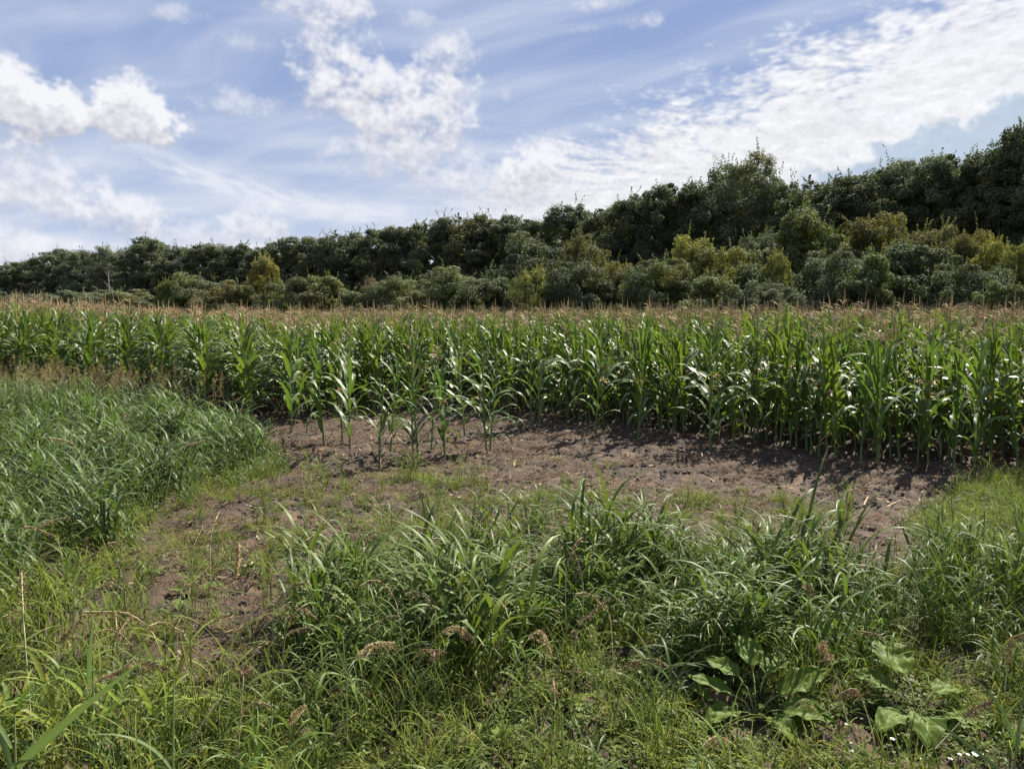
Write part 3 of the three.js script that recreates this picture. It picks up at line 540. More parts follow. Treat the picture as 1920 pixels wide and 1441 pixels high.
function sow(poly, perM2, r, make, keep = () => 1, ragged = 0) {
  const xs = poly.map((p) => p[0]), zs = poly.map((p) => p[1]), x0 = Math.min(...xs), x1 = Math.max(...xs), z0 = Math.min(...zs), z1 = Math.max(...zs), n = Math.round((x1 - x0) * (z1 - z0) * perM2), out = [];
  for (let k = 0; k < n; k++) { const x = between(r, x0, x1), z = between(r, z0, z1), u = r(), s = make(r); if (Math.abs(x) > -z * 0.78 + 0.9 || (perM2 < 150 && crowded(x, z, perM2 < 60))) continue; const wx = x + ragged * (0.4 * n2(x * 1.1, z * 1.1) + 0.2 * n2(x * 3, z * 3)), wz = z + ragged * (0.4 * n2b(x * 1.1, z * 1.1) + 0.2 * n2b(x * 3, z * 3)); if (!insidePoly(poly, wx, wz)) continue; const e = ragged ? rim(poly, wx, wz) : 9, f = ragged ? lerp(0.45, 1, sstep(0, 0.6 * ragged, e)) * (0.82 + 0.32 * n2(x * 0.9 + 7, z * 0.9)) : 1; if (u < keep(x, z) * (ragged ? lerp(0.4, 1, sstep(0, 0.4 * ragged, e)) : 1)) out.push({ x, z, ...s, s: s.s * f }); }
  return out;
}
const Z = {
  left: zone([[-700, 1200], [0, 1165], [140, 1150], [235, 1085], [270, 1005], [340, 958], [450, 916], [548, 892], [520, 852], [440, 806], [300, 772], [0, 748], [-700, 738]]),
  centre: zone([[560, 1300], [700, 1322], [890, 1318], [1010, 1250], [1180, 1235], [1260, 1262], [1400, 1285], [1560, 1280], [1640, 1180], [1560, 1075], [1400, 1085], [1200, 1062], [1000, 1068], [860, 1090], [720, 1110], [600, 1130], [520, 1180]]),
  right: zone([[1480, 1285], [1700, 1280], [1960, 1270], [2400, 1260], [2400, 1050], [1960, 1050], [1830, 1060], [1720, 1070], [1600, 1085], [1500, 1120]]),
  bottom: zone([[420, 1330], [560, 1305], [900, 1325], [1010, 1240], [1260, 1255], [1480, 1280], [1940, 1262], [2500, 1240], [2500, 1650], [300, 1650]]),
  corner: zone([[-500, 1200], [0, 1195], [220, 1235], [420, 1300], [520, 1400], [560, 1650], [-800, 1650]]),
  thin: zone([[240, 1090], [330, 950], [560, 905], [760, 900], [1000, 925], [1250, 930], [1420, 930], [1600, 960], [1560, 1060], [1400, 1075], [1000, 1060], [860, 1085], [640, 1110], [500, 1190], [520, 1300], [400, 1280], [150, 1220]]),
  soil: zone([[100, 1260], [250, 1080], [330, 950], [540, 890], [520, 830], [480, 800], [700, 770], [1000, 775], [1250, 815], [1600, 865], [1950, 890], [1950, 960], [1500, 1100], [1350, 1270], [1100, 1290], [500, 1300]]),
  rightLow: zone([[1700, 985], [1830, 905], [2300, 880], [2300, 1080], [1800, 1100]]),
};
const grassMats = { blue: leafMat([0.088, 0.145, 0.022], { clearcoat: 0.5, clearcoatRoughness: 0.42, transmission: 0.42, specularIntensity: 0.4 }), mid: leafMat([0.104, 0.16, 0.016], { clearcoat: 0.42, clearcoatRoughness: 0.42, transmission: 0.42, specularIntensity: 0.4 }), yellow: leafMat([0.19, 0.235, 0.034], { transmission: 0.4, specularIntensity: 0.4 }), straw: leafMat([0.19, 0.19, 0.07], { transmission: 0.35 }), lime: leafMat([0.17, 0.22, 0.03], { transmission: 0.45, specularIntensity: 0.4 }), weed: leafMat([0.125, 0.172, 0.02], { clearcoat: 0.25, clearcoatRoughness: 0.42, transmission: 0.45, specularIntensity: 0.4 }) };
const tall = [0, 1, 2, 3, 4, 5].map((k) => clump(400 + k, { tillers: 5, R: 0.14, H: 0.62, n: 6, L: 0.38, W: k < 3 ? 0.027 : 0.02 }));
const medium = [0, 1, 2, 3, 4, 5].map((k) => clump(420 + k, { tillers: 5, R: 0.11, H: 0.42, n: 5, L: 0.32, W: k < 3 ? 0.0195 : 0.0145 }));
const slender = [0, 1, 2, 3, 4].map((k) => clump(440 + k, { tillers: 7, R: 0.1, H: 0.5, n: 4, L: 0.26, W: 0.0075, curl: [0.3, 1.4] }));
const fine = [0, 1, 2, 3, 4].map((k) => fineTuft(460 + k, { n: 28, R: 0.06, L: 0.18, W: 0.0048 }));
const weeds = [0, 1, 2, 3, 4].map((k) => weed(480 + k, { stems: 9, n: 11, L: 0.13, s: 0.0105 }));
const gm = (r, a = 0.68, b = 1.22) => { const q = between(r, a, b); return [q * between(r, 0.9, 1.15), q, q * between(r, 0.85, 1.05)]; };
{
  const r = rng(51), spin = (lo, hi) => (q) => ({ a: q() * 6.283, s: between(q, lo, hi), tilt: (q() - 0.5) * 0.25, td: q() * 6, c: gm(q) });
  scatter('tall_grass', 'thick stand of blue-green broad-bladed grass filling the left side', 'grass', tall, grassMats.blue, sow(Z.left, 25, r, spin(0.65, 1.3), (x, z) => 0.75 + 0.55 * n2(x * 1.3, z * 1.3), 0.8));
  scatter('broad_grass', 'dense belt of broad-bladed grass across the middle foreground', 'grass', medium, grassMats.mid, sow(Z.centre, 58, r, spin(0.9, 1.65), (x, z) => 0.88 + 0.4 * n2(x * 1.4, z * 1.4), 0.35));
  scatter('slender_grass', 'upright slender green grass filling the right foreground', 'grass', [...slender.slice(0, 3), ...medium.slice(0, 2)], grassMats.mid, sow(Z.right, 46, r, spin(0.75, 1.45), (x, z) => 0.8 + 0.5 * n2(x * 1.2, z * 1.2), 0.5));
  scatter('corner_grass', 'bright yellow-green grass in the near left corner', 'grass', [...slender, ...medium.slice(0, 2)], grassMats.lime, sow(Z.corner, 32, r, spin(0.7, 1.25), (x, z) => 0.6 + 0.5 * n2(x * 1.2, z * 1.2)));
  scatter('fine_grass', 'thin yellow-green grass sprinkled over the brown soil', 'grass', fine, grassMats.yellow, [...sow(Z.thin, 75, r, spin(0.5, 1.2), (x, z) => clamp(0.3 + 0.75 * n2(x * 0.9, z * 1.1))), ...sow(Z.bottom, 75, r, spin(0.6, 1.7), (x, z) => clamp(0.6 + 0.8 * n2b(x * 1.5, z * 1.5))), ...sow(Z.corner, 60, r, spin(0.6, 1.2)), ...sow(Z.rightLow, 70, r, spin(0.7, 1.5)), ...sow(Z.left, 26, r, spin(0.8, 2.0)), ...sow(Z.centre, 40, r, spin(0.8, 1.8)), ...sow(Z.right, 30, r, spin(0.8, 1.6))]);
  scatter('low_weeds', 'mat of small-leaved creeping weeds covering the near ground', 'weeds', weeds, grassMats.weed, [...sow(Z.bottom, 190, r, spin(0.5, 1.5), (x, z) => clamp(0.62 + 0.9 * n2(x * 1.6, z * 1.6))), ...sow(Z.rightLow, 120, r, spin(0.8, 1.6)), ...sow(Z.corner, 60, r, spin(0.6, 1.2)), ...sow(Z.thin, 26, r, spin(0.4, 1), (x, z) => clamp(0.3 + 0.8 * n2b(x * 0.8, z * 0.8))), ...sow(Z.centre, 60, r, spin(0.6, 1.2)), ...sow(Z.right, 60, r, spin(0.6, 1.2))]);
  scatter('broad_weeds', 'low broad-leaved weeds between the near grasses', 'weeds', [0, 1, 2, 3].map((k) => weed(490 + k, { stems: 6, n: 6, L: 0.16, s: 0.021 })), grassMats.weed, [...sow(Z.bottom, 34, r, spin(0.6, 1.5), (x, z) => clamp(0.45 + 1.1 * n2(x * 1.8 + 3, z * 1.8))), ...sow(Z.corner, 14, r, spin(0.6, 1.2)), ...sow(Z.thin, 4, r, spin(0.5, 1.1)), ...sow(Z.left, 8, r, spin(0.8, 1.8))]);
  scatter('stray_grass', 'stray broad-bladed grass shoots between the denser stands', 'grass', medium, grassMats.mid, [...sow(Z.thin, 3.5, r, spin(0.3, 0.95), (x, z) => clamp(0.5 + 0.9 * n2(x * 0.8 + 11, z * 0.8) + (x < -0.6 && z > -7 ? 0.4 : 0))), ...sow(Z.bottom, 7, r, spin(0.35, 0.9)), ...sow(Z.corner, 7, r, spin(0.5, 1.1))]);
  scatter('sparse_grass', 'scattered taller grass shoots among the weeds at the bottom', 'grass', slender, grassMats.lime, [...sow(Z.bottom, 14, r, spin(0.4, 0.95)), ...sow(Z.rightLow, 10, r, spin(0.4, 0.8)), ...sow(Z.thin, 3, r, spin(0.4, 0.9))]);
  // seeding grass at the foot of the maize on the left
  const seeding = [0, 1, 2, 3].map((k) => { const q = rng(500 + k), acc = new Acc(); for (let j = 0; j < 6; j++) { const m = place((q() - 0.5) * 0.3, 0, (q() - 0.5) * 0.3, q() * 6), H = between(q, 0.7, 1.05), top = tiller(acc, m, q, H, { n: 3, L: 0.2, W: 0.007, col: [0.8, 0.75, 0.9] }); for (let i = 0; i < 22; i++) { const c = V(top.x + (q() - 0.5) * 0.05, top.y - 0.05 + i * 0.008, top.z + (q() - 0.5) * 0.05).applyMatrix4(m); facet(acc, c, V(q() - 0.5, q() - 0.5, q() - 0.5).normalize(), 0.014, 0.005, q, [1.5, 1.15, 1.1]); } } return acc.geo(); });
  const strip = zone([[-700, 800], [0, 790], [250, 800], [420, 812], [430, 790], [300, 768], [0, 742], [-700, 734]]);
  scatter('seeding_grass', 'straw-coloured seeding grass at the foot of the maize on the left', 'grass', seeding, grassMats.straw, sow(strip, 5, r, spin(0.7, 1.1)));
  const plume = [0, 1, 2, 3, 4, 5].map((k) => {
    const q = rng(560 + k), acc = new Acc(), H = between(q, 0.45, 0.75), pts = [V(0, 0, 0)], lean = between(q, 0.1, 0.5);
    for (let j = 1; j <= 10; j++) { const th = lean * j / 10 + 1.9 * Math.max(0, j / 10 - 0.62) * between(q, 0.9, 2.4), p = pts[j - 1]; pts.push(V(p.x + Math.sin(th) * H / 10, p.y + Math.cos(th) * H / 10, p.z)); }
    const cv = new THREE.CatmullRomCurve3(pts); tube(acc, I4, cv.getSpacedPoints(14), 0.0023, 4, [1.5, 1.75, 1.5]);
    for (let j = 0; j < 26; j++) { const t = lerp(0.7, 1, j / 26), p = cv.getPointAt(t), tg = cv.getTangentAt(t), a = q() * 6.28, d = V(Math.cos(a) * 0.5, -0.4, Math.sin(a) * 0.5).addScaledVector(tg, 0.8).normalize(), L = between(q, 0.015, 0.045); for (let i = 0; i < 9; i++) { const f = between(q, 0.5, 1.2); facet(acc, p.clone().addScaledVector(d, L * i / 9).add(V((q() - 0.5) * 0.008, (q() - 0.5) * 0.008, (q() - 0.5) * 0.008)), V(q() - 0.5, q() - 0.5, q() - 0.5).normalize(), q() < 0.3 ? 0.014 : 0.005, q() < 0.3 ? 0.0008 : 0.0021, q, [f, f * 0.8, f * 0.62]); } }
    return acc.geo();
  });
  const plumeZone = zone([[-200, 1180], [200, 1100], [560, 1180], [700, 1250], [1100, 1230], [1300, 1270], [1960, 1240], [1960, 1500], [-200, 1500]]);
  scatter('grass_plumes', 'thin nodding brown plumes of seeding grass through the near grass', 'grass', plume, plainMat([0.25, 0.21, 0.125]), [...sow(plumeZone, 12, r, spin(0.7, 1.25), (x, z) => clamp(0.5 + 1.0 * n2(x * 0.9 + 4, z * 0.9) + (x < -0.3 ? 0.35 : 0))), ...sow(Z.left, 0.8, r, spin(0.9, 1.5))]);
  // dead straw and crumbs on the soil
  const straw = [0, 1, 2, 3].map((k) => { const q = rng(520 + k), acc = new Acc(); for (let j = 0; j < 7; j++) { const f = between(q, 0.7, 1.3); blade(acc, place((q() - 0.5) * 0.16, 0.006, (q() - 0.5) * 0.16, q() * 6.28), { L: between(q, 0.04, 0.13), W: between(q, 0.003, 0.007), th0: between(q, 1.1, 1.5), curl: between(q, -0.2, 0.5), seg: 3, fold: 0.3, twist: between(q, -1.5, 1.5), bend: between(q, -0.8, 0.8), col: [f, f, f] }); } return acc.geo(); });
  const strawMat = leafMat([0.165, 0.122, 0.074], { transmission: 0.15 });
  const strawSpots = sow(Z.soil, 270, r, (q) => { const t = q(), w = between(q, 0.7, 1.3); return { a: q() * 6.28, s: between(q, 0.6, 1.4), y: 0.015, tilt: (q() - 0.5) * 0.3, td: q() * 6, c: t < 0.45 ? [1.25 * w, 1.2 * w, 1.1 * w] : t < 0.8 ? [0.62 * w, 0.42 * w, 0.34 * w] : [1.0 * w, 0.66 * w, 0.42 * w] }; }, (x, z) => clamp(0.45 + 0.9 * n2b(x * 0.7, z * 0.9)));
  scatter('dry_straw', 'dead brown straw and shredded leaves strewn on the bare soil', 'straw', straw, strawMat, strawSpots);
  const shreds = [0, 1, 2, 3].map((k) => { const q = rng(530 + k), acc = new Acc(); blade(acc, place(0, 0.012, 0, 0), { L: between(q, 0.12, 0.3), W: between(q, 0.014, 0.03), th0: between(q, 1.3, 1.5), curl: between(q, -0.1, 0.4), seg: 8, fold: 0.5, twist: between(q, -1.5, 1.5), wave: 0.25, bend: between(q, -1, 1) }); return acc.geo(); });
  scatter('dead_leaves', 'pale dead maize leaves lying on the soil', 'dead leaves', shreds, leafMat([0.36, 0.27, 0.16], { transmission: 0.2 }), sow(Z.soil, 5, r, (q) => ({ a: q() * 6.28, s: between(q, 0.6, 1.2), y: 0.02, c: gm(q, 0.6, 1.2) })));
  const clods = [0, 1, 2, 3].map((k) => { const g = new THREE.IcosahedronGeometry(1, 1), p = g.attributes.position, q = createNoise2D(rng(540 + k)), v = V(0, 0, 0); for (let j = 0; j < p.count; j++) { v.fromBufferAttribute(p, j); const f = 0.8 + 0.35 * q(v.x * 1.3 + v.z, v.y * 1.3 - v.z); p.setXYZ(j, v.x * f, v.y * f * 0.6, v.z * f); } g.computeVertexNormals(); return g; });
  const clodMat = new THREE.MeshStandardMaterial({ color: new THREE.Color().setRGB(0.062, 0.048, 0.036), roughness: 1 });
  scatter('soil_clods', 'loose crumbs and clods of brown soil', 'soil', clods, clodMat, sow(Z.soil, 240, r, (q) => ({ a: q() * 6.28, s: 0.006 + 0.042 * q() ** 4, y: 0.014, c: gm(q, 0.7, 1.2) })));
}
console.log('grasses sown');

// ------------------------------------------------------------------ tufts that stand by themselves on the soil
{
  const r = rng(53), dry = ['yellow', 'lime'];
  const list = [[640, 884, 1.25, 'broad', 'dark green grass tuft beside the lowest maize plant'], [600, 878, 0.9, 'broad', 'dark green grass tuft merging with its larger neighbour on the left soil'], [912, 886, 0.8, 'yellow', 'yellowing tuft on the soil just below the rightmost loose maize'], [965, 876, 0.95, 'lime', 'pale green tuft on the soil right of the yellowing one'], [1042, 866, 0.8, 'yellow', 'pale spreading tuft farthest back on the open soil'], [1146, 876, 1.0, 'lime', 'flat star-shaped grass tuft in the middle of the bare soil'], [1184, 948, 1.2, 'broad', 'broad-bladed tuft at the near edge of the bare soil'], [1275, 944, 0.9, 'lime', 'small green tuft right of the broad-bladed one'], [1394, 920, 0.85, 'yellow', 'yellow-green tuft alone on the right of the bare soil'], [819, 914, 0.95, 'lime', 'light green tuft in front of the loose maize, centre left'], [729, 920, 1.1, 'lime', 'wide light green tuft below the low maize plant'], [646, 918, 1.0, 'lime', 'light green tuft below the dark green one'], [872, 912, 0.8, 'yellow', 'thin yellow tuft between the light green ones and the yellowing one'], [1100, 960, 1.0, 'broad', 'upright tuft with arching blades left of the broad-bladed one'], [580, 1030, 1.0, 'broad', 'arching grass clump on the reddish litter, centre left'], [665, 1060, 1.05, 'broad', 'bushy grass clump right of the arching one'], [1380, 985, 0.9, 'broad', 'tuft at the right end of the open soil with pale arching blades'], [1560, 1000, 1.0, 'broad', 'tall loose tuft at the right side of the bare soil'], [455, 1080, 0.8, 'broad', 'small clump left of the path of bare litter']];
  for (const [px, py, s, kind, label] of list) {
    const [x, z] = ground(px, py), o = named(new THREE.Group(), 'grass_tuft'), n = kind === 'broad' ? 16 : 30;
    o.position.set(x, groundY(x, z), z);
    const blades = new Acc();
    for (let k = 0; k < n; k++) { const a = r() * 6.28, q = Math.sqrt(r()) * 0.06 * s, f = between(r, 0.8, 1.25); blade(blades, place(Math.cos(a) * q, 0, Math.sin(a) * q, a), { L: s * (kind === 'broad' ? between(r, 0.2, 0.46) : between(r, 0.1, 0.24)), W: kind === 'broad' ? between(r, 0.009, 0.014) : between(r, 0.005, 0.008), th0: between(r, 0.15, 0.9), curl: between(r, 0.5, 1.8), seg: 7, fold: 0.25, twist: between(r, -1, 1), bend: between(r, -0.5, 0.5), col: [f, f, f] }); }
    part(o, 'blades', blades.geo(), kind === 'broad' ? grassMats.mid : grassMats[kind]);
    tag(o, label, 'grass tuft', 'tufts on the bare soil'); scene.add(shadows(o));
  }
}
// ------------------------------------------------------------------ nodding seed heads in the foreground
{
  const r = rng(57), stemMat = plainMat([0.46, 0.46, 0.24], { roughness: 0.6 }), seedMats = { brown: plainMat([0.2, 0.125, 0.06]), straw: plainMat([0.42, 0.32, 0.15]), green: plainMat([0.3, 0.32, 0.09]) };
  const heads = [
    [[[737, 1340], [775, 1262], [818, 1195], [847, 1174], [870, 1180], [889, 1197]], 'straw', 0.3, 'longest arching grass stalk with straw-coloured nodding head, centre left foreground'],
    [[[903, 1392], [945, 1290], [985, 1205], [1008, 1182], [1022, 1192], [1031, 1222]], 'straw', 0.28, 'arching grass stalk with nodding head at the centre of the foreground'],
    [[[650, 1436], [651, 1350], [652, 1280], [672, 1228], [700, 1205], [738, 1204]], 'straw', 0.26, 'grass stalk rising straight, then bending right, left of the longest one'],
    [[[700, 1382], [750, 1352], [795, 1334], [822, 1338], [842, 1354]], 'brown', 0.4, 'low brown-headed stalk bent over near the ground, centre left'],
    [[[1594, 1385], [1575, 1300], [1558, 1240], [1541, 1202]], 'straw', 0.2, 'dry pale stalk leaning left in front of the dark grass, right foreground'],
    [[[1435, 1438], [1462, 1375], [1490, 1322], [1508, 1311], [1530, 1330]], 'green', 0.3, 'curved pale green stalk beside the large dock leaves'],
    [[[1736, 1425], [1790, 1365], [1830, 1325], [1858, 1312]], 'brown', 0.35, 'slanting pale stalk at the lower right with brown head'],
    [[[418, 1438], [428, 1330], [437, 1180], [446, 1022]], 'straw', 0.14, 'straight upright stalk with narrow pale spike, left foreground'],
    [[[386, 1438], [350, 1330], [319, 1262], [290, 1243], [255, 1243]], 'brown', 0.3, 'stalk arching to the left with brown head, left foreground'],
    [[[440, 1260], [468, 1200], [500, 1150], [530, 1118]], 'brown', 0.5, 'thick brown seed head leaning right above the bare path, left'],
    [[[90, 1260], [108, 1212], [130, 1180], [152, 1162]], 'brown', 0.55, 'brown feathery seed head at the left edge of the foreground'],
    [[[985, 1190], [1000, 1140], [1030, 1128], [1060, 1133]], 'brown', 0.7, 'flat brown seed head resting on the middle of the broad grass'],
    [[[600, 1360], [615, 1310], [640, 1285], [690, 1290]], 'brown', 0.6, 'dark brown drooping head left of the low bent stalk'],
    [[[690, 1345], [705, 1310], [735, 1290], [742, 1287]], 'brown', 0.6, 'small dark seed head behind the low bent stalk'],
    [[[782, 1445], [790, 1410], [800, 1385], [806, 1366]], 'brown', 0.7, 'purplish brown seed head at the bottom edge, centre left'],
    [[[900, 1430], [890, 1390], [885, 1375], [870, 1385]], 'straw', 0.6, 'short curled straw head at the bottom edge, centre'],
    [[[1105, 1330], [1110, 1250], [1112, 1190], [1108, 1170]], 'green', 0.3, 'upright greenish seed head right of the central stalks'],
    [[[1300, 1330], [1270, 1270], [1230, 1235], [1180, 1240]], 'brown', 0.4, 'brown head drooping left above the pale dock leaf'],
    [[[1880, 1330], [1890, 1240], [1900, 1195], [1925, 1185]], 'brown', 0.5, 'large purplish brown head at the right edge of the foreground'],
    [[[1640, 1400], [1620, 1320], [1600, 1290], [1575, 1300]], 'brown', 0.4, 'small brown head right of the dry pale stalk'],
    [[[40, 1330], [60, 1270], [95, 1225], [130, 1200]], 'green', 0.4, 'green seeding stalk at the far left of the foreground'],
    [[[215, 1330], [225, 1260], [232, 1200], [250, 1160]], 'green', 0.35, 'yellow-green seeding stalk above the broad near blade'],
    [[[1420, 1436], [1380, 1400], [1345, 1380], [1320, 1392]], 'straw', 0.45, 'low straw head bent over in front of the dock leaves'],
    [[[560, 1430], [545, 1380], [548, 1340], [570, 1320]], 'straw', 0.45, 'loose straw head at the lower left of the dark hollow'],
  ];
  const H = (pts, share) => { const [x, z] = ground(pts[0][0], Math.min(1441, pts[0][1])); return -z; };
  for (const [pts, tint, share, label] of heads) {
    const depth = Math.max(2.7, H(pts)) , o = named(new THREE.Group(), 'seeding_stalk'), foot = point(pts[0][0], pts[0][1], depth);
    const line = pts.map(([a, b], k) => point(a, b, depth + 0.05 * Math.sin(k * 1.7)).sub(foot));
    line.unshift(V(line[0].x, -foot.y - 0.02 + Math.min(0, 0), 0.02));
    if (foot.y < 0.06) line.splice(0, 1, V(-0.01, -foot.y - 0.02, 0));
    const curve = new THREE.CatmullRomCurve3(line), N = 26, cp_ = curve.getSpacedPoints(N);
    o.position.copy(foot);
    const stem = new Acc(); tube(stem, I4, cp_, cp_.map((_, k) => lerp(0.0034, 0.0014, k / N)), 5, WHITE);
    const head = new Acc(), n = V(0, 0, 0), len = curve.getLength(), from = 1 - clamp(share, 0.1, 0.75);
    const side = 30;
    for (let k = 0; k < side; k++) {
      const t = lerp(from, 1, k / side), p = curve.getPointAt(t), tg = curve.getTangentAt(t), a = r() * 6.28, d = V(Math.cos(a), share < 0.2 ? 0 : -0.9, Math.sin(a)).multiplyScalar(share < 0.2 ? 0.15 : 0.42).addScaledVector(tg, 0.7).normalize(), bl = between(r, 0.022, 0.05) * (1.15 - 0.5 * k / side);
      for (let i = 0; i < 15; i++) {
        const u = i / 15, c = p.clone().addScaledVector(d, bl * u).add(V((r() - 0.5) * 0.009, -0.02 * u * u + (r() - 0.5) * 0.009, (r() - 0.5) * 0.009)), f = between(r, 0.65, 1.35);
        n.set(r() - 0.5, r() - 0.5, r() - 0.5).normalize(); facet(head, c, n, 0.0048, 0.002, r, [f, f, f]);
        if (r() < 0.55) { const q = c.clone().add(V((r() - 0.5) * 0.02, -0.012 * r(), (r() - 0.5) * 0.02)); facet(head, c.clone().lerp(q, 0.5), V(r() - 0.5, r() - 0.5, r() - 0.5).normalize(), 0.014, 0.0006, r, [f * 1.1, f, f]); }
      }
    }
    part(o, 'stem', stem.geo(), stemMat); part(o, 'seed_head', head.geo(), seedMats[tint]);
    tag(o, label, 'grass stalk', 'seeding stalks in the foreground'); scene.add(shadows(o));
  }
}
// ------------------------------------------------------------------ broad-leaved dock plants, lower right
{
  const r = rng(59), leafMatA = leafMat([0.125, 0.195, 0.016], { clearcoat: 0.2, clearcoatRoughness: 0.42, transmission: 0.5, specularIntensity: 0.3 }), stalk = plainMat([0.2, 0.22, 0.07]);
  function dockLeaf(L, W, seed, arch) {
    const acc = new Acc(), q = rng(seed), nu = 30, nv = 16, ph = q() * 6;
    for (let i = 0; i <= nu; i++) for (let j = 0; j <= nv; j++) {
      const u = i / nu, v = j / nv * 2 - 1, w = W * 0.5 * Math.pow(Math.sin(Math.PI * Math.pow(clamp(u, 0.004, 0.996), 0.72)), 0.8), vein = 0.02 * L * Math.cos((u - Math.abs(v) * 0.2) * 44) * (1 - Math.abs(v) * 0.8) * 0.26 + 0.022 * L * n2(u * 3 + seed, v * 2);
      const y = L * (0.28 * u - arch * u * u) + Math.abs(v) * w * 0.34 + 0.12 * w * Math.sin(u * 17 + ph + v * 2) * Math.abs(v) + vein, rib = Math.pow(0.5 + 0.5 * Math.cos((u - Math.abs(v) * 0.2) * 44), 6), spot = n2(u * 9 + seed * 3, v * 6) > 0.78 ? 0.45 : 1, mid = (Math.abs(v) < 0.05 ? 1.6 : 1 + 0.3 * rib) * spot * (0.92 + 0.12 * n2b(u * 5, v * 4 + seed));
      acc.vert(V(L * u * (1 - 0.12 * arch * u), y, v * w), [mid * (spot < 1 ? 1.5 : 1), mid * 0.98, mid]);
      if (i && j) { const a = (i - 1) * (nv + 1) + j - 1, b = a + 1, c = a + nv + 1, d = c + 1; acc.i.push(a, c, b, b, c, d); }
    }
    return acc.geo();
  }
  const plants = [
    ['dock plant with one big bright green leaf and pale ones, lower right', 1418, 1352, [[2.9, 0.20, 0.12, 0.02, 0.10], [2.3, 0.17, 0.11, 0.02, 0.16], [0.25, 0.24, 0.14, 0.0, 0.10], [0.9, 0.2, 0.13, 0.2, 0.17], [-0.5, 0.22, 0.13, 0.3, 0.07], [1.5, 0.2, 0.12, 0.1, 0.19], [-1.2, 0.17, 0.1, 0.5, 0.05], [3.6, 0.2, 0.12, 0.4, 0.06]]],
    ['dock plant with upright pale rounded leaves nearest the right corner', 1722, 1352, [[1.7, 0.22, 0.17, 0.0, 0.17], [2.6, 0.19, 0.13, 0.1, 0.12], [-1.9, 0.2, 0.14, 0.5, 0.08], [0.4, 0.17, 0.11, 0.2, 0.12], [-2.6, 0.2, 0.13, 0.4, 0.06], [-0.6, 0.18, 0.11, 0.4, 0.06]]],
    ['small dock plant with one long pale leaf by the drooping brown head', 1262, 1292, [[1.1, 0.26, 0.1, 0.3, 0.1], [2.5, 0.17, 0.09, 0.2, 0.08], [0.1, 0.16, 0.1, 0.2, 0.09], [-0.9, 0.15, 0.09, 0.4, 0.04]]],
    ['young broad-leaved weed on the bare path, left', 350, 1128, [[0.6, 0.16, 0.1, 0.2, 0.07], [2.4, 0.15, 0.09, 0.3, 0.06], [-1.4, 0.14, 0.09, 0.4, 0.05], [1.5, 0.14, 0.09, 0.2, 0.09]]],
  ];
  plants.forEach(([label, px, py, leaves], pn) => {
    const [x, z] = ground(px, py), o = named(new THREE.Group(), 'dock_plant'); o.position.set(x, groundY(x, z), z);
    leaves.forEach(([a, L0, W0, arch, up0], k) => {
      const big = pn < 2 ? 1.12 : 1.05, L = L0 * big, W = W0 * big, up = up0 * big;
      const g = new THREE.Group(), acc = new Acc(), reach = 0.05 + 0.25 * L;
      const leaf = part(o, 'leaf', dockLeaf(L, W, 700 + pn * 20 + k, arch), leafMatA, place(Math.cos(a) * reach, up, -Math.sin(a) * reach, a, 1, (r() - 0.5) * 0.5, r() * 6));
      tube(acc, I4, [V(0, 0, 0), V(Math.cos(a) * reach * 0.5, up * 0.75, -Math.sin(a) * reach * 0.5), V(Math.cos(a) * reach, up, -Math.sin(a) * reach)], [0.005, 0.004, 0.003], 5);
      part(o, 'leaf_stalk', acc.geo(), stalk);
    });
    tag(o, label, 'dock plant', 'dock plants'); scene.add(shadows(o));
  });
  // tiny white flowers among the weeds
  const fl = new Acc(), q = rng(63); for (let k = 0; k < 5; k++) { const a = k * 1.2566; facet(fl, V(Math.cos(a) * 0.005, 0.06, Math.sin(a) * 0.005), V(0.2 * Math.cos(a), 1, 0.2 * Math.sin(a)).normalize(), 0.0042, 0.003, q, WHITE); }
  tube(fl, I4, [V(0, 0, 0), V(0.004, 0.03, 0), V(0, 0.06, 0)], 0.0007, 3, [0.25, 0.35, 0.1]);
  const spots = [...sow(zone([[1600, 1340], [1850, 1340], [1880, 1440], [1560, 1440]]), 110, r, (k) => ({ a: k() * 6, s: between(k, 0.7, 1.5), tilt: (k() - 0.5) * 0.8, td: k() * 6, c: [1, 1, 1] })), ...sow(zone([[1230, 1370], [1400, 1370], [1400, 1440], [1230, 1440]]), 40, r, (k) => ({ a: k() * 6, s: between(k, 0.7, 1.3), c: [1, 1, 1] }))];
  scatter('white_flowers', 'tiny white flowers scattered among the weeds at the bottom right', 'flowers', [fl.geo()], plainMat([0.75, 0.74, 0.68]), spots);
}
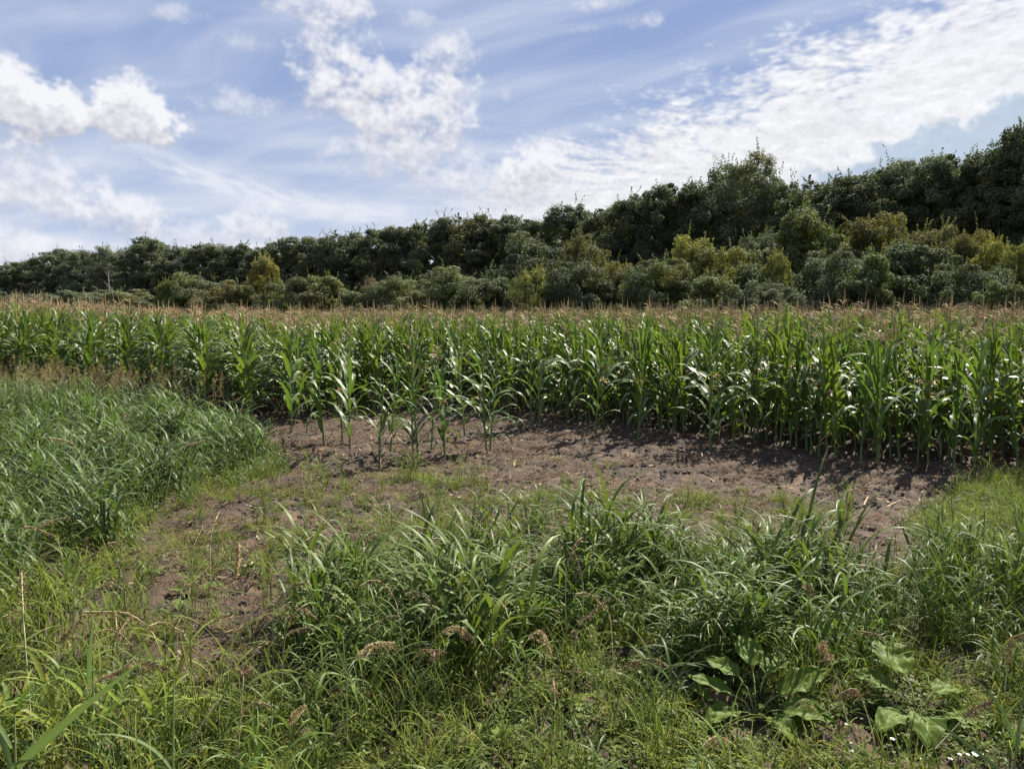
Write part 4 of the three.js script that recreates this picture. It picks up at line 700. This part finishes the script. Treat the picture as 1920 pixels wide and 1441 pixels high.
// ------------------------------------------------------------------ coarse grass close to the camera, lower left
{
  const r = rng(65), mat = leafMat([0.12, 0.19, 0.035], { clearcoat: 0.3, clearcoatRoughness: 0.42, transmission: 0.45 });
  const near = [
    ['coarse grass plant with one very broad blade slanting right, nearest lower left', 22, 1480, 2.35, [[0.05, 0.62, 0.04, 0.82, 0.12, 0.42, 1.15], [0.8, 0.45, 0.02, 0.3, 0.9, 0.35], [2.6, 0.5, 0.019, 0.35, 1.2, 0.4], [-1.6, 0.4, 0.018, 0.4, 1.4, 0.3], [3.6, 0.42, 0.017, 0.3, 0.8, 0.5]]],
    ['coarse grass plant with one short upright blade, left foreground', 172, 1420, 2.8, [[1.2, 0.26, 0.03, 0.05, 0.12, 0.48, 0.1], [0.3, 0.35, 0.015, 0.5, 1.4, 0.3], [2.8, 0.35, 0.014, 0.6, 1.5, 0.25], [-0.9, 0.3, 0.014, 0.5, 1.3, 0.2]]],
    ['coarse grass plant with blades spread low, bottom left of centre', 320, 1470, 2.6, [[0.5, 0.5, 0.02, 0.85, 0.5, 0.15], [1.2, 0.4, 0.018, 0.5, 0.9, 0.2], [2.7, 0.42, 0.016, 0.5, 1.1, 0.2], [-0.4, 0.42, 0.018, 0.9, 0.7, 0.1], [3.7, 0.36, 0.015, 0.4, 1.2, 0.28]]],
    ['bright yellow-green blade plant leaning into the lower right corner', 1900, 1440, 2.9, [[2.45, 0.42, 0.018, 1.0, 0.2, 0.1], [0.8, 0.35, 0.014, 0.5, 1.1, 0.2], [1.8, 0.34, 0.014, 0.4, 1.2, 0.25]]],
  ];
  for (const [label, px, py, depth, blades] of near) {
    const o = named(new THREE.Group(), 'coarse_grass'), p = point(px, py, depth), acc = new Acc(), H = 0.62; o.position.set(p.x, groundY(p.x, -depth) - 0.01, -depth);
    tube(acc, I4, [V(0, 0, 0), V(0.01, H * 0.5, 0), V(0.03, H, 0.01)], [0.005, 0.004, 0.002], 6); part(o, 'stem', acc.geo(), plainMat([0.17, 0.22, 0.06]));
    for (const [a, L, W, th0, curl, y, tw0 = 0.7] of blades) { const b = new Acc(); blade(b, I4, { L, W, th0, curl, tw0, pw: 1.4, seg: 12, fold: 0.3, twist: between(r, -0.5, 0.5), bend: between(r, -0.3, 0.3), mid: [1.2, 1.15, 1.2] }); part(o, 'leaf', b.geo(), mat, place(0.006, y, 0, a)); }
    tag(o, label, 'coarse grass', 'coarse grass near the camera'); scene.add(shadows(o));
  }
}
renderer.render(scene, camera);
